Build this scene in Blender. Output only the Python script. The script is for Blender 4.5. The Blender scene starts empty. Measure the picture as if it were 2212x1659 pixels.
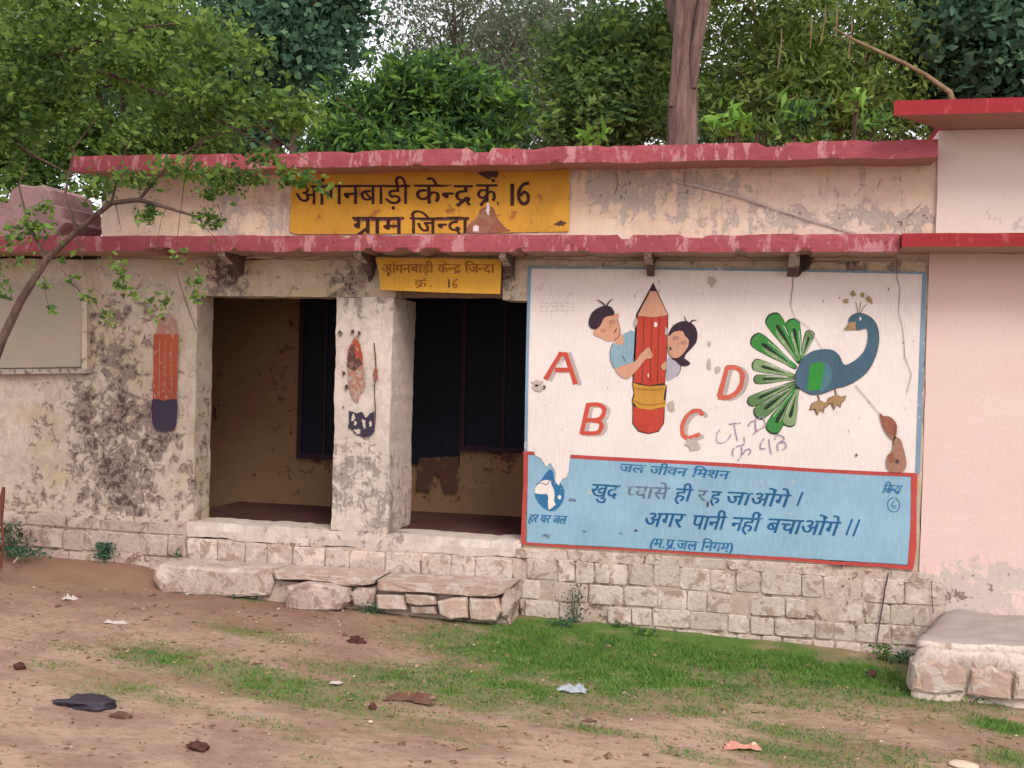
import bpy, math, random
import numpy as np
from math import radians, sin, cos, pi, sqrt
from mathutils import Vector, Matrix, noise

S = bpy.context.scene
COL = S.collection
rnd = random.Random(7)
rng = np.random.default_rng(11)

# ---------------------------------------------------------------- camera
F_PX, IMG_W, IMG_H = 2372.0, 2212.0, 1659.0          # focal length in units of a 2212 px wide frame
PSI, PITCH, ROLL = radians(12.5), radians(0.85), radians(1.4)
CAM = Vector((0, -9.1, 1.95))
FWD = Vector((-sin(PSI)*cos(PITCH), cos(PSI)*cos(PITCH), -sin(PITCH)))
R0 = Vector((cos(PSI), sin(PSI), 0)); U0 = R0.cross(FWD)
RGT = R0*cos(ROLL) + U0*sin(ROLL); UPV = U0*cos(ROLL) - R0*sin(ROLL)
cam_data = bpy.data.cameras.new('camera'); cam = bpy.data.objects.new('camera', cam_data); COL.objects.link(cam)
cam_data.sensor_width = 36; cam_data.lens = 36*F_PX/IMG_W; cam_data.clip_start = 0.1; cam_data.clip_end = 900
m = Matrix((RGT, UPV, -FWD)).transposed().to_4x4(); m.translation = CAM; cam.matrix_world = m
S.camera = cam

# ---------------------------------------------------------------- sky, sun, exposure
SUN_EL, SUN_AZ = radians(42), radians(35)             # azimuth measured from -Y (behind the viewer) towards +X
world = bpy.data.worlds.new('World'); S.world = world; world.use_nodes = True
wn = world.node_tree; wn.nodes.clear()
sky = wn.nodes.new('ShaderNodeTexSky'); sky.sky_type = 'NISHITA'; sky.sun_disc = False
sky.sun_elevation = SUN_EL; sky.sun_rotation = pi - SUN_AZ; sky.air_density = 1.0; sky.dust_density = 3.0
mixw = wn.nodes.new('ShaderNodeMix'); mixw.data_type = 'RGBA'; mixw.inputs[0].default_value = 0.72
mixw.inputs[7].default_value = (6.5, 6.15, 6.05, 1)      # even cloud cover
bg = wn.nodes.new('ShaderNodeBackground'); bg.inputs[1].default_value = 0.13
wo = wn.nodes.new('ShaderNodeOutputWorld')
wn.links.new(sky.outputs[0], mixw.inputs[6]); wn.links.new(mixw.outputs[2], bg.inputs[0]); wn.links.new(bg.outputs[0], wo.inputs[0])
sun_d = bpy.data.lights.new('sun', 'SUN'); sun_d.energy = 1.3; sun_d.angle = radians(22); sun_d.color = (1, 0.91, 0.82)
sun = bpy.data.objects.new('sun', sun_d); COL.objects.link(sun)
sd = Vector((sin(SUN_AZ)*cos(SUN_EL), -cos(SUN_AZ)*cos(SUN_EL), sin(SUN_EL)))
sun.rotation_euler = sd.to_track_quat('Z', 'Y').to_euler()
S.view_settings.view_transform = 'Standard'; S.view_settings.look = 'None'
S.view_settings.exposure = 0.92; S.view_settings.gamma = 1.0; S.view_settings.use_curve_mapping = False

# ---------------------------------------------------------------- measuring helpers
def ray(px, py):
    return FWD*F_PX + RGT*(px - IMG_W/2) + UPV*(IMG_H/2 - py)
def P(px, py, Y=0.0):                                  # point on the vertical plane y = Y
    r = ray(px, py); t = (Y - CAM.y)/r.y; return CAM + r*t
def ground_z(x, y=0.0):
    return -0.225 - 0.03*max(-9, min(6, x))
def G(px, py, dz=0.0):                                 # point on the sloping ground
    r = ray(px, py); a = -0.225 + dz; b = -0.03
    t = (a + b*CAM.x - CAM.z)/(r.z - b*r.x); return CAM + r*t

# ---------------------------------------------------------------- object helpers
def tag(o, label=None, cat=None, group=None, kind=None):
    if label: o['label'] = label
    if cat: o['category'] = cat
    if group: o['group'] = group
    if kind: o['kind'] = kind
    return o
def empty(name, loc=(0, 0, 0), **k):
    o = bpy.data.objects.new(name, None); COL.objects.link(o); o.location = loc; return tag(o, **k)
def mesh(name, verts, faces, mats, parent=None, midx=None, smooth=False, **k):
    me = bpy.data.meshes.new(name)
    off = parent_world(parent) if parent else None
    if off is not None and off.length > 0: verts = [(v[0]-off.x, v[1]-off.y, v[2]-off.z) for v in verts]
    me.from_pydata([tuple(v) for v in verts], [], faces)
    for mt in (mats if isinstance(mats, (list, tuple)) else [mats]): me.materials.append(mt)
    if midx: me.polygons.foreach_set('material_index', midx)
    if smooth: me.polygons.foreach_set('use_smooth', [True]*len(me.polygons))
    me.update()
    o = bpy.data.objects.new(name, me); COL.objects.link(o)
    if parent: o.parent = parent
    return tag(o, **k)
def parent_world(p):
    v = Vector((0, 0, 0))
    while p: v += p.location; p = p.parent
    return v
class MB:
    def __init__(s): s.v = []; s.f = []; s.m = []
    def add(s, v, f, mi=0):
        n = len(s.v); s.v += [tuple(q) for q in v]; s.f += [tuple(i+n for i in q) for q in f]; s.m += [mi]*len(f)
    def box(s, x0, x1, y0, y1, z0, z1, mi=0):
        v = [(x, y, z) for z in (z0, z1) for y in (y0, y1) for x in (x0, x1)]
        s.add(v, [(0,2,3,1),(4,5,7,6),(0,1,5,4),(2,6,7,3),(0,4,6,2),(1,3,7,5)], mi)
    def tube(s, pts, rad, n=7, mi=0, jit=0.0):
        pts = [Vector(p) for p in pts]; rings = []
        for i, p in enumerate(pts):
            d = (pts[min(i+1, len(pts)-1)] - pts[max(i-1, 0)]).normalized()
            a = d.cross(Vector((0.13, 1, 0.21))).normalized(); b = d.cross(a)
            r = rad[i] if isinstance(rad, (list, tuple)) else rad
            rings.append([p + (a*cos(2*pi*k/n) + b*sin(2*pi*k/n))*r*(1+rnd.uniform(-jit, jit)) for k in range(n)])
        v = [q for ring in rings for q in ring]; f = []
        for i in range(len(pts)-1):
            for k in range(n):
                k2 = (k+1) % n; f.append((i*n+k, i*n+k2, (i+1)*n+k2, (i+1)*n+k))
        f.append(tuple(range(n-1, -1, -1))); f.append(tuple((len(pts)-1)*n+k for k in range(n)))
        s.add(v, f, mi)
    def build(s, name, mats, parent=None, **k): return mesh(name, s.v, s.f, mats, parent, s.m, **k)

# ---------------------------------------------------------------- material helpers
class NT:
    def __init__(s, name, rough=0.9, spec=0.2):
        s.mat = bpy.data.materials.new(name); s.mat.use_nodes = True; s.t = s.mat.node_tree
        s.b = s.t.nodes['Principled BSDF']; s.b.inputs['Roughness'].default_value = rough
        s.b.inputs['Specular IOR Level'].default_value = spec
        s.pos = s.t.nodes.new('ShaderNodeNewGeometry').outputs['Position']
    def n(s, t): return s.t.nodes.new(t)
    def L(s, a, b): s.t.links.new(a, b)
    def mapv(s, scale=(1, 1, 1), loc=(0, 0, 0), src=None):
        m = s.n('ShaderNodeMapping'); m.inputs['Scale'].default_value = scale; m.inputs['Location'].default_value = loc
        s.L(src or s.pos, m.inputs['Vector']); return m.outputs[0]
    def noise(s, scale, detail=6, rough=0.6, vec=None, dist=0.0):
        m = s.n('ShaderNodeTexNoise'); m.inputs['Scale'].default_value = scale; m.inputs['Detail'].default_value = detail
        m.inputs['Roughness'].default_value = rough; m.inputs['Distortion'].default_value = dist
        s.L(vec or s.pos, m.inputs['Vector']); return m.outputs[0]
    def math(s, op, a, b=None, c=None):
        m = s.n('ShaderNodeMath'); m.operation = op
        for i, q in enumerate((a, b, c)):
            if q is None: continue
            if isinstance(q, (int, float)): m.inputs[i].default_value = q
            else: s.L(q, m.inputs[i])
        return m.outputs[0]
    def ramp(s, v, a, b, lo=0.0, hi=1.0):
        m = s.n('ShaderNodeMapRange'); m.interpolation_type = 'SMOOTHSTEP'; s.L(v, m.inputs[0])
        for i, q in enumerate((a, b, lo, hi)): m.inputs[i+1].default_value = q
        return m.outputs[0]
    def mix(s, f, a, b):
        m = s.n('ShaderNodeMix'); m.data_type = 'RGBA'
        for i, q in ((0, f), (6, a), (7, b)):
            if isinstance(q, (int, float)): m.inputs[i].default_value = q
            elif isinstance(q, tuple): m.inputs[i].default_value = (*q[:3], 1)
            else: s.L(q, m.inputs[i])
        return m.outputs[2]
    def bump(s, h, strength=0.3, dist=0.01):
        m = s.n('ShaderNodeBump'); m.inputs['Strength'].default_value = strength; m.inputs['Distance'].default_value = dist
        s.L(h, m.inputs['Height']); s.L(m.outputs[0], s.b.inputs['Normal'])
    def spot(s, cx, cz, rx, rz, k, rot=0):             # a soft region on the facade, k at its middle
        v = s.mapv((1/rx, 0, 1/rz), (-cx/rx, 0, -cz/rz))
        l = s.n('ShaderNodeVectorMath'); l.operation = 'LENGTH'; s.L(v, l.inputs[0])
        return s.ramp(l.outputs['Value'], 0.2, 1.2, k, 0.0)
    def done(s, col):
        if isinstance(col, tuple): s.b.inputs['Base Color'].default_value = (*col, 1)
        else: s.L(col, s.b.inputs['Base Color'])
        return s.mat

KR = 0.78
def kk_(c): return tuple(q*KR for q in c)
def plaster(name, base, base2, stain, dark, thr=0.60, thr2=0.66, spots=(), seed=0.0, streak=0.0, yel=None, bump=0.5, grime=0.0):
    base, base2, stain, dark = map(kk_, (base, base2, stain, dark)); yel = kk_(yel) if yel else None
    t = NT(name, 0.95, 0.1); loc = (seed, seed*0.7, seed*1.3)
    p = t.mapv((1, 1, 1), loc)
    n1 = t.noise(2.3, 8, 0.68, p); n2 = t.noise(11, 7, 0.72, p, 0.6); low = t.noise(1.1, 3, 0.5, p)
    stk = t.noise(1.0, 6, 0.7, t.mapv((14, 14, 1.5), loc))
    v = t.math('ADD', t.math('MULTIPLY', n1, 0.42), t.math('MULTIPLY', n2, 0.58))
    if streak: v = t.math('ADD', t.math('MULTIPLY', v, 1-streak), t.math('MULTIPLY', stk, streak))
    for sp in spots: v = t.math('ADD', v, t.spot(*sp))
    c = t.mix(t.ramp(low, 0.35, 0.65), base, base2)
    c = t.mix(t.ramp(t.noise(38, 5, 0.7, p), 0.45, 0.75, 0, 0.35), c, tuple(q*0.78 for q in base2))
    if yel: c = t.mix(t.ramp(t.noise(1.9, 5, 0.6, t.mapv((1, 1, 1), (seed+9, 2, 4))), 0.48, 0.62, 0, 0.75), c, yel)
    if grime: c = t.mix(t.ramp(t.math('ADD', t.math('MULTIPLY', t.noise(7, 8, 0.74, t.mapv((1.3, 1.3, 1), (seed+3, 5, 1)), 0.8), 0.8), t.math('MULTIPLY', v, 0.4)), 0.60-grime, 0.68-grime, 0, 0.62), c, tuple(0.62*a+0.38*b for a, b in zip(base2, stain)))
    c = t.mix(t.ramp(v, thr-0.04, thr+0.012, 0, 0.85), c, stain)
    v2 = t.math('ADD', v, t.math('MULTIPLY', t.math('SUBTRACT', t.noise(24, 6, 0.7, p, 0.4), 0.5), 0.35))
    c = t.mix(t.ramp(v2, thr2-0.02, thr2+0.02, 0, 0.9), c, dark)
    h = t.math('ADD', t.math('MULTIPLY', t.ramp(v, thr-0.02, thr+0.02), -0.8), t.math('MULTIPLY', t.noise(30, 6, 0.65, p), 0.9))
    t.bump(h, bump, 0.012)
    return t.done(c)

def paint(name, col, worn=None, amt=0.69, k=0.12, rough=0.75, scale=16):
    k = k*1.7
    col = kk_(col); worn = kk_(worn) if worn else None
    t = NT(name, rough, 0.25)
    n = t.noise(scale, 7, 0.7); low = t.noise(2.0, 3, 0.5)
    c = t.mix(t.ramp(low, 0.3, 0.7), col, tuple(q*(1-k) for q in col))
    c = t.mix(t.ramp(t.noise(1.0, 5, 0.7, t.mapv((70, 70, 9))), 0.42, 0.72, 0, 0.35), c, tuple(min(1, q*1.25+.02) for q in col))
    c = t.mix(t.ramp(t.noise(60, 4, 0.6), 0.4, 0.8, 0, 0.25), c, tuple(q*0.85 for q in col))
    if worn: c = t.mix(t.ramp(n, amt-0.02, amt+0.02), c, worn)
    t.bump(n, 0.12, 0.006)
    return t.done(c)

CREAM, CREAM2 = (0.60, 0.49, 0.39), (0.54, 0.43, 0.35)
M = {}
M['wall'] = plaster('old_plaster', (0.68,0.56,0.475), (0.62,0.51,0.43), (0.27,0.20,0.175), (0.09,0.06,0.055), 0.595, 0.65,
    spots=((-5.8,1.45,0.9,1.0,0.10),(-5.35,0.95,0.8,0.7,0.05),(-5.7,2.3,0.6,0.3,0.05),(-6.7,1.25,0.5,0.3,0.04),(-6.2,0.55,1.5,0.18,0.06)), seed=1.0, yel=(0.55,0.43,0.26), grime=0.035)
M['lintel'] = plaster('lintel_plaster', (0.68,0.575,0.48), (0.65,0.52,0.40), (0.29,0.23,0.20), (0.09,0.055,0.05), 0.575, 0.63,
    spots=((-3.5,2.7,0.35,0.3,0.10),(-4.72,2.75,0.3,0.25,0.12),(-2.1,2.8,0.2,0.3,0.08),(0.7,2.9,0.2,0.2,0.1)), seed=3.0, yel=(0.58,0.44,0.27), grime=0.03)
M['pillar'] = plaster('pillar_plaster', (0.74,0.635,0.575), (0.67,0.565,0.505), (0.33,0.27,0.25), (0.12,0.08,0.07), 0.60, 0.67,
    spots=((-3.4,0.75,0.8,0.75,0.075),(-3.3,2.5,0.5,0.2,0.06)), seed=5.0, streak=0.25, grime=0.04)
M['parapet'] = plaster('parapet_plaster', (0.80,0.66,0.56), (0.77,0.585,0.45), (0.50,0.43,0.39), (0.13,0.085,0.07), 0.57, 0.66,
    spots=((-0.9,3.45,0.9,0.35,0.06),(0.7,3.2,1.6,0.12,0.06),(-4.6,3.3,1.0,0.5,0.05)), seed=7.0, streak=0.3, grime=0.02)
M['annex'] = plaster('pink_plaster', (0.80,0.625,0.575), (0.80,0.585,0.545), (0.58,0.50,0.46), (0.24,0.15,0.13), 0.67, 0.79,
    spots=((2.0,0.36,1.1,0.32,0.17),(1.5,0.15,0.4,0.25,0.15)), seed=11.0, bump=0.25)
M['annex_up'] = plaster('pale_pink_plaster', (0.84,0.75,0.70), (0.82,0.70,0.63), (0.58,0.50,0.47), (0.2,0.12,0.1), 0.66, 0.76,
    spots=((1.7,3.15,0.8,0.12,0.10),), seed=13.0, bump=0.25)
def stone_mat(name, a, b, stain, thr=0.6, seed=0):
    a, b, stain = map(kk_, (a, b, stain))
    t = NT(name, 0.95, 0.1); oi = t.n('ShaderNodeObjectInfo')
    p = t.mapv((1,1,1),(seed,0,seed)); n1 = t.noise(9, 7, 0.7, p, 0.5); n2 = t.noise(32, 6, 0.7, p)
    c = t.mix(oi.outputs['Random'], a, b)
    c = t.mix(t.ramp(n2, 0.42, 0.68, 0, 0.7), c, tuple(q*0.70 for q in b)); c = t.mix(t.ramp(t.noise(5, 6, .7), 0.52, 0.62, 0, .6), c, tuple(min(1, q*1.18) for q in a))
    c = t.mix(t.ramp(n1, thr-0.04, thr+0.02, 0, 0.9), c, stain)
    t.bump(t.math('ADD', n1, t.math('MULTIPLY', n2, 0.6)), 0.7, 0.015); return t.done(c)
M['stone'] = stone_mat('whitewashed_stone', (0.70,0.585,0.52), (0.57,0.46,0.40), (0.38,0.27,0.215), 0.575)
M['stone_l'] = stone_mat('dusty_stone', (0.58,0.465,0.405), (0.49,0.385,0.335), (0.33,0.23,0.19), 0.56, 3)
M['step'] = stone_mat('red_sandstone', (0.50,0.36,0.29), (0.56,0.43,0.36), (0.62,0.54,0.48), 0.55, 5)
M['mortar'] = plaster('plinth_mortar', (0.63,0.51,0.44), (0.54,0.425,0.36), (0.33,0.205,0.15), (0.14,0.075,0.055), 0.555, 0.62, seed=17.0, bump=0.9, grime=0.03)
M['plat_top'] = plaster('cement_top', (0.40,0.34,0.325), (0.44,0.365,0.34), (0.28,0.22,0.2), (0.15,0.1,0.08), 0.62, 0.72, seed=19.0)
M['red_old'] = NT('faded_red_paint', 0.9, 0.1)
def red_old(name, red, pale, dirt, a=0.55):
    red, pale, dirt = map(kk_, (red, pale, dirt)); t = NT(name, 0.9, 0.12)
    n = t.noise(1.0, 6, 0.72, t.mapv((9, 9, 3.5))); n2 = t.noise(20, 6, 0.7); lo = t.noise(1.3, 3, 0.5)
    c = t.mix(t.ramp(lo, 0.35, 0.65), red, tuple(q*0.85 for q in red))
    c = t.mix(t.ramp(n, a, a+0.07, 0, 0.9), c, pale)
    c = t.mix(t.ramp(n2, 0.60, 0.66, 0, 0.8), c, dirt)
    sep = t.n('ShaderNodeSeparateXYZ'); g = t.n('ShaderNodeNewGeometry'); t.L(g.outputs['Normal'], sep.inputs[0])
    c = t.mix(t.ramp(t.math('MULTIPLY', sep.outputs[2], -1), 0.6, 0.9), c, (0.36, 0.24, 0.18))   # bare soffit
    t.bump(t.math('ADD', n, n2), 0.5, 0.012); return t.done(c)
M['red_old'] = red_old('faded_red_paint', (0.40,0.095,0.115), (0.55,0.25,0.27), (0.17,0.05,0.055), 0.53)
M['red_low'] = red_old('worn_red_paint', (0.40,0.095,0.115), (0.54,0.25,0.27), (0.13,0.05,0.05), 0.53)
M['red_new'] = red_old('fresh_red_paint', (0.36,0.038,0.05), (0.42,0.085,0.09), (0.26,0.035,0.045), 0.56)
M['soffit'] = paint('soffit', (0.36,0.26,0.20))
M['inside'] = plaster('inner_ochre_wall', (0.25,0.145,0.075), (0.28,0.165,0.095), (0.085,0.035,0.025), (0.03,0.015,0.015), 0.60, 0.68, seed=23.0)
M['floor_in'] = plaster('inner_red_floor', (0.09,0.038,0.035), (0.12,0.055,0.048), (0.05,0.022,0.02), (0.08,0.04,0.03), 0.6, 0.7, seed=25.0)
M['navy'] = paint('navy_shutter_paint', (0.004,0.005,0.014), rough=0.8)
M['purple'] = paint('purple_frame_paint', (0.03,0.009,0.02))
M['black'] = paint('ceiling_shade_dark', (0.05,0.028,0.022))
M['white'] = paint('mural_white', (0.86,0.765,0.745), (0.66,0.56,0.50), 0.70, 0.05, scale=7)
M['mblue'] = paint('border_blue', (0.24,0.36,0.50), (0.6,0.58,0.6), 0.62)
M['panel'] = paint('panel_blue', (0.30,0.49,0.66), (0.42,0.50,0.54), 0.66, 0.10, scale=8)
M['redline'] = paint('border_red', (0.52,0.075,0.065), (0.6,0.3,0.28), 0.68)
M['text_blue'] = paint('letter_blue', (0.014,0.115,0.28), (0.10,0.25,0.42), 0.62)
M['text_mid'] = paint('letter_mid_blue', (0.03,0.17,0.38), (0.15,0.32,0.5), 0.6)
M['text_faded'] = paint('letter_faded_grey', (0.13,0.19,0.27), (0.26,0.38,0.48), 0.58)
M['yellow'] = paint('sign_yellow', (0.72,0.37,0.045), (0.42,0.17,0.04), 0.62, 0.16, scale=6)
M['yellow_b'] = paint('board_yellow', (0.76,0.40,0.05), (0.5,0.2,0.03), 0.66, 0.12)
M['maroon'] = paint('letter_maroon', (0.055,0.012,0.014), (0.3,0.13,0.04), 0.66)
M['maroon_f'] = paint('letter_smudged_maroon', (0.12,0.05,0.045), (0.22,0.13,0.1), 0.55)
M['orange_f'] = paint('letter_orange_brown', (0.36,0.115,0.02), (0.55,0.26,0.035), 0.60)
M['pred'] = paint('pencil_red', (0.56,0.062,0.04), (0.6,0.2,0.15), 0.75)
M['letred'] = paint('letter_red', (0.62,0.085,0.055), (0.66,0.25,0.2), 0.70)
M['letorange'] = paint('letter_orange_red', (0.66,0.14,0.09), (0.7,0.35,0.3), 0.70)
M['skin'] = paint('painted_skin', (0.70,0.37,0.25)); M['skin_d'] = paint('painted_skin_shade', (0.50,0.26,0.19))
M['wood'] = paint('pencil_wood', (0.72,0.38,0.26)); M['hair'] = paint('painted_hair', (0.045,0.022,0.04))
M['ink'] = paint('outline_ink', (0.05,0.03,0.03)); M['shirt'] = paint('painted_shirt', (0.27,0.43,0.53))
M['frock'] = paint('painted_frock', (0.50,0.46,0.56)); M['ferrule'] = paint('pencil_yellow', (0.62,0.31,0.05))
M['ferrule_d'] = paint('pencil_dark_yellow', (0.42,0.19,0.03))
M['shade'] = paint('grey_letter_shadow', (0.52,0.44,0.43), (0.72,0.62,0.6), 0.6)
M['pea'] = paint('peacock_blue', (0.065,0.135,0.20)); M['pea_l'] = paint('peacock_teal', (0.08,0.20,0.25))
M['green'] = paint('feather_green', (0.05,0.27,0.06), (0.13,0.30,0.12), 0.62); M['green2'] = paint('feather_olive', (0.13,0.24,0.10), (0.22,0.32,0.17), 0.6)
M['green3'] = paint('feather_pale', (0.24,0.36,0.17), (0.45,0.5,0.38), 0.6); M['greend'] = paint('feather_dark', (0.015,0.04,0.018))
M['patch_green'] = paint('wing_green', (0.035,0.29,0.045)); M['tan'] = paint('foot_tan', (0.42,0.27,0.14)); M['tan_d'] = paint('foot_dark_tan', (0.20,0.11,0.06))
M['lav'] = paint('graffiti_lavender', (0.36,0.29,0.42), (0.65,0.56,0.6), 0.55, scale=22)
M['brown_p'] = plaster('exposed_mud', (0.30,0.115,0.075), (0.34,0.14,0.09), (0.42,0.24,0.17), (0.13,0.03,0.025), 0.58, 0.66, seed=29.0)
M['brown_l'] = plaster('exposed_tan_render', (0.40,0.22,0.15), (0.36,0.2,0.14), (0.5,0.36,0.3), (0.13,0.05,0.04), 0.6, 0.66, seed=31.0)
M['mark'] = paint('plaster_scuff', (0.55,0.45,0.42)); M['crack'] = paint('crack_line', (0.10,0.06,0.055)); M['crackf'] = paint('hairline_crack', (0.52,0.43,0.42))
M['pencil_orange'] = paint('wall_pencil_orange', (0.42,0.085,0.04), (0.5,0.3,0.22), 0.60, scale=26)
M['pencil_navy'] = paint('wall_pencil_navy', (0.045,0.035,0.065), (0.3,0.26,0.26), 0.72)
M['pencil_tip'] = paint('wall_pencil_tip', (0.44,0.20,0.15), (0.42,0.33,0.28), 0.52, scale=30)
M['rag'] = paint('ragged_dark_brown', (0.10,0.045,0.03), (0.2,0.1,0.06), .6); M['corbel'] = paint('shaded_stained_corbel', (0.13,0.08,0.07), (0.25,0.18,0.16), 0.6); M['corbel_f'] = paint('corbel_face', (0.5,0.42,0.37), (0.2,0.13,0.1), 0.55)
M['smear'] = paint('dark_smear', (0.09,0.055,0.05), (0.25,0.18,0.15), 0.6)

# ---------------------------------------------------------------- building shell
school = empty('school_building', P(1106, 1300, 0), label='long low old school building with peeling cream walls and worn red roof edges', cat='building')
annex = empty('pink_building', P(2120, 1300, 0), label='smooth pink building with fresh red slabs joining the old school on its right', cat='building')
FLOOR, DTOP = 0.48, 2.53
xL = -9.5
jl = P(421, 900).x; pil0 = P(723, 900).x; pil1 = P(845, 900).x; d2r = P(1135, 900).x; xA = P(1999, 800).x

def rough_box(name, x0, x1, y0, y1, z0, z1, mat, parent, step=0.08, amp=0.006, chips=(), seed=0, **k):
    """box subdivided along x and z on its front, edges wandering slightly, chips bitten out of the top or bottom front edge"""
    nx = max(2, int((x1-x0)/step)); nz = max(2, int((z1-z0)/step)); v = []; f = []
    def disp(x, z, s): return noise.noise(Vector((x*3.1+seed, z*3.1, s*7.7)))*amp*1.6 + noise.noise(Vector((x*14+seed, z*14, s*3.3)))*amp
    for j in range(nz+1):
        for i in range(nx+1):
            x = x0+(x1-x0)*i/nx; z = z0+(z1-z0)*j/nz; dz = 0; dy = disp(x, z, 1)
            if j in (0, nz): dz = disp(x, z, 2); dy += abs(disp(x, z, 4))
            for (cx, w, d) in chips:
                if abs(x-cx) < w:
                    q_ = min(1, (1-abs(x-cx)/w)*2.2)*(1+.5*noise.noise(Vector((x*30, seed, 0))))
                    if d > 0 and j == nz: dz -= d*q_; dy += d*0.5*q_
                    if d < 0 and j == 0: dz -= d*q_; dy -= d*0.5*q_
            ex = disp(z, x, 3) if i in (0, nx) else 0
            v.append((x+ex, y0+dy, z+dz))
    W = nx+1
    for j in range(nz):
        for i in range(nx): a = j*W+i; f.append((a, a+1, a+W+1, a+W))
    n = len(v)
    edge = [i for i in range(W)] + [j*W+nx for j in range(1, nz+1)] + [nz*W+i for i in range(nx-1, -1, -1)] + [j*W for j in range(nz-1, 0, -1)]
    for e in edge: q = v[e]; v.append((q[0], y1, q[2]))
    L = len(edge)
    for i in range(L): i2 = (i+1) % L; f.append((edge[i2], edge[i], n+i, n+i2))
    f.append(tuple(n+i for i in range(L)))
    return mesh(name, v, f, mat, parent, smooth=False, **k)

T = 0.30
rough_box('wall', xL, jl, 0, T, -0.3, 2.86, M['wall'], school, amp=0.008, seed=1, label='front wall left of the openings, cream plaster with dark peeling blotches')
rough_box('wall', jl, pil1+0.02, 0.0, T, DTOP+0.004, 2.86, M['lintel'], school, seed=2)
rough_box('wall', pil1+0.02, P(1086, 600).x, 0.16, T, DTOP+0.02, 2.86, M['soffit'], school, seed=3)  # recessed lintel: its shadow is put into the brown colour
rough_box('wall', P(1086, 600).x, d2r, -0.004, T, DTOP-0.01, 2.86, M['lintel'], school, seed=4)
rough_box('wall', d2r, xA, 0.0, T, 0.40, 2.86, M['lintel'], school, seed=5, label='front wall that carries the painted mural')
rough_box('pillar', pil0, pil1, -0.012, 0.62, FLOOR, DTOP, M['pillar'], school, step=0.06, amp=0.008, seed=6, label='flaking whitewashed square pillar between the two openings')
rough_box('parapet', P(217, 430).x, P(2026, 400).x+0.02, 0.03, 0.4, 2.86, 3.72, M['parapet'], school, amp=0.008, seed=7)
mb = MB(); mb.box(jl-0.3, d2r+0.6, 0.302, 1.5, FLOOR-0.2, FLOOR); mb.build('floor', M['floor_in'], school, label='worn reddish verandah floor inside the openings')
rough_box('floor_edge', jl-0.05, d2r, -0.02, 0.30, FLOOR-0.14, FLOOR+0.002, M['pillar'], school, step=0.07, amp=0.012, seed=8, label='whitewashed sill along the foot of the openings')
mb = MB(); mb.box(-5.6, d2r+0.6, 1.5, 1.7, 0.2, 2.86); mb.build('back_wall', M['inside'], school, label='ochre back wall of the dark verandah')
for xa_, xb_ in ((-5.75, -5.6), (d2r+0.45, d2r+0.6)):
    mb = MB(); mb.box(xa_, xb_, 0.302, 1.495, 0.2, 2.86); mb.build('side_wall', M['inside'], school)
mb = MB(); mb.box(-5.75, d2r+0.6, 0.302, 1.5, 2.78, 2.86); mb.build('ceiling', M['black'], school)  # ceiling coloured near black to deepen the shade indoors
mb = MB(); mb.box(xL, xA, 1.71, 7.5, -0.3, 2.88); mb.box(P(217, 430).x, P(2026, 400).x, 0.41, 7.5, 2.88, 3.70); mb.build('rear_block', M['parapet'], school)

# slabs
US, UZ0 = -0.30, None
ub0 = P(700, 365, US).z; ub1 = P(2000, 325, US).z; ut = P(1400, 313, US).z; ub = (P(700,368,US).z + P(1900,334,US).z)/2
chU = [(P(px, 320, US).x, w, d) for px, w, d in ((1035,0.09,0.035),(1052,0.05,0.03),(1310,0.05,0.015),(1665,0.09,0.03),(1682,0.05,0.045),(1150,0.12,0.012),(1890,0.06,0.012),(620,0.2,0.012),(900,0.04,-0.015),(1200,0.06,-0.012),(1745,0.04,0.01),(760,0.08,0.012),(1800,0.06,-0.01))]
rough_box('roof_slab', P(152, 360, US).x, P(2026, 310, US).x, US, 7.9, ub, ut, M['red_old'], school, step=0.03, amp=0.0055, chips=chU, seed=9, label='chipped faded red edge of the upper roof slab')
LS = -0.42
lb = (P(600,546,LS).z + P(1850,541,LS).z)/2; lt = (P(600,512,LS).z + P(1850,502,LS).z)/2
chL = [(P(px, 530, LS).x, w, d) for px, w, d in ((330,0.08,-0.03),(360,0.05,-0.045),(745,0.05,0.03),(795,0.05,-0.03),(870,0.09,-0.02),(930,0.1,-0.025),(1120,0.04,-0.02),(1350,0.06,0.03),(1500,0.12,0.02),(1740,0.05,-0.02),(645,0.04,-0.02),(1260,0.05,-0.015),(505,0.03,-0.02),(1600,0.05,-0.018))]
rough_box('porch_slab', xL, P(1945, 520, LS).x, LS, 0.6, lb, lt, M['red_low'], school, step=0.03, amp=0.0055, chips=chL, seed=10, label='worn red ledge running above the openings and the mural')

# annex
AS = -0.55
az0 = P(2060, 246, AS).z; az1 = P(2060, 214, AS).z
ax = P(1931, 230, AS).x; aw = P(2027, 400).x; prof = [(ax, AS), (7.0, AS), (7.0, 6.5), (aw+0.03, 6.5), (aw+0.03, 0.02)]
mesh('roof_slab', [(x, y, z) for z in (az0, az1) for x, y in prof], [(4,3,2,1,0), (5,6,7,8,9)] + [(i, (i+1) % 5, 5+(i+1) % 5, 5+i) for i in range(5)], M['red_new'], annex)
AL = -0.50
al0 = P(2080, 532, AL).z; al1 = P(2080, 503, AL).z
rough_box('porch_slab', P(1945, 520, LS).x+0.004, 7.0, AL, 0.6, al0, al1, M['red_new'], annex, step=0.12, amp=0.003, seed=13)
rough_box('wall', P(2025, 400).x, 7.0, 0.0, 6.0, al1, az0, M['annex_up'], annex, step=0.15, amp=0.004, seed=14)
rough_box('wall', xA+0.001, 7.0, -0.012, 6.0, -0.5, al0, M['annex'], annex, step=0.15, amp=0.004, seed=15)

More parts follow.
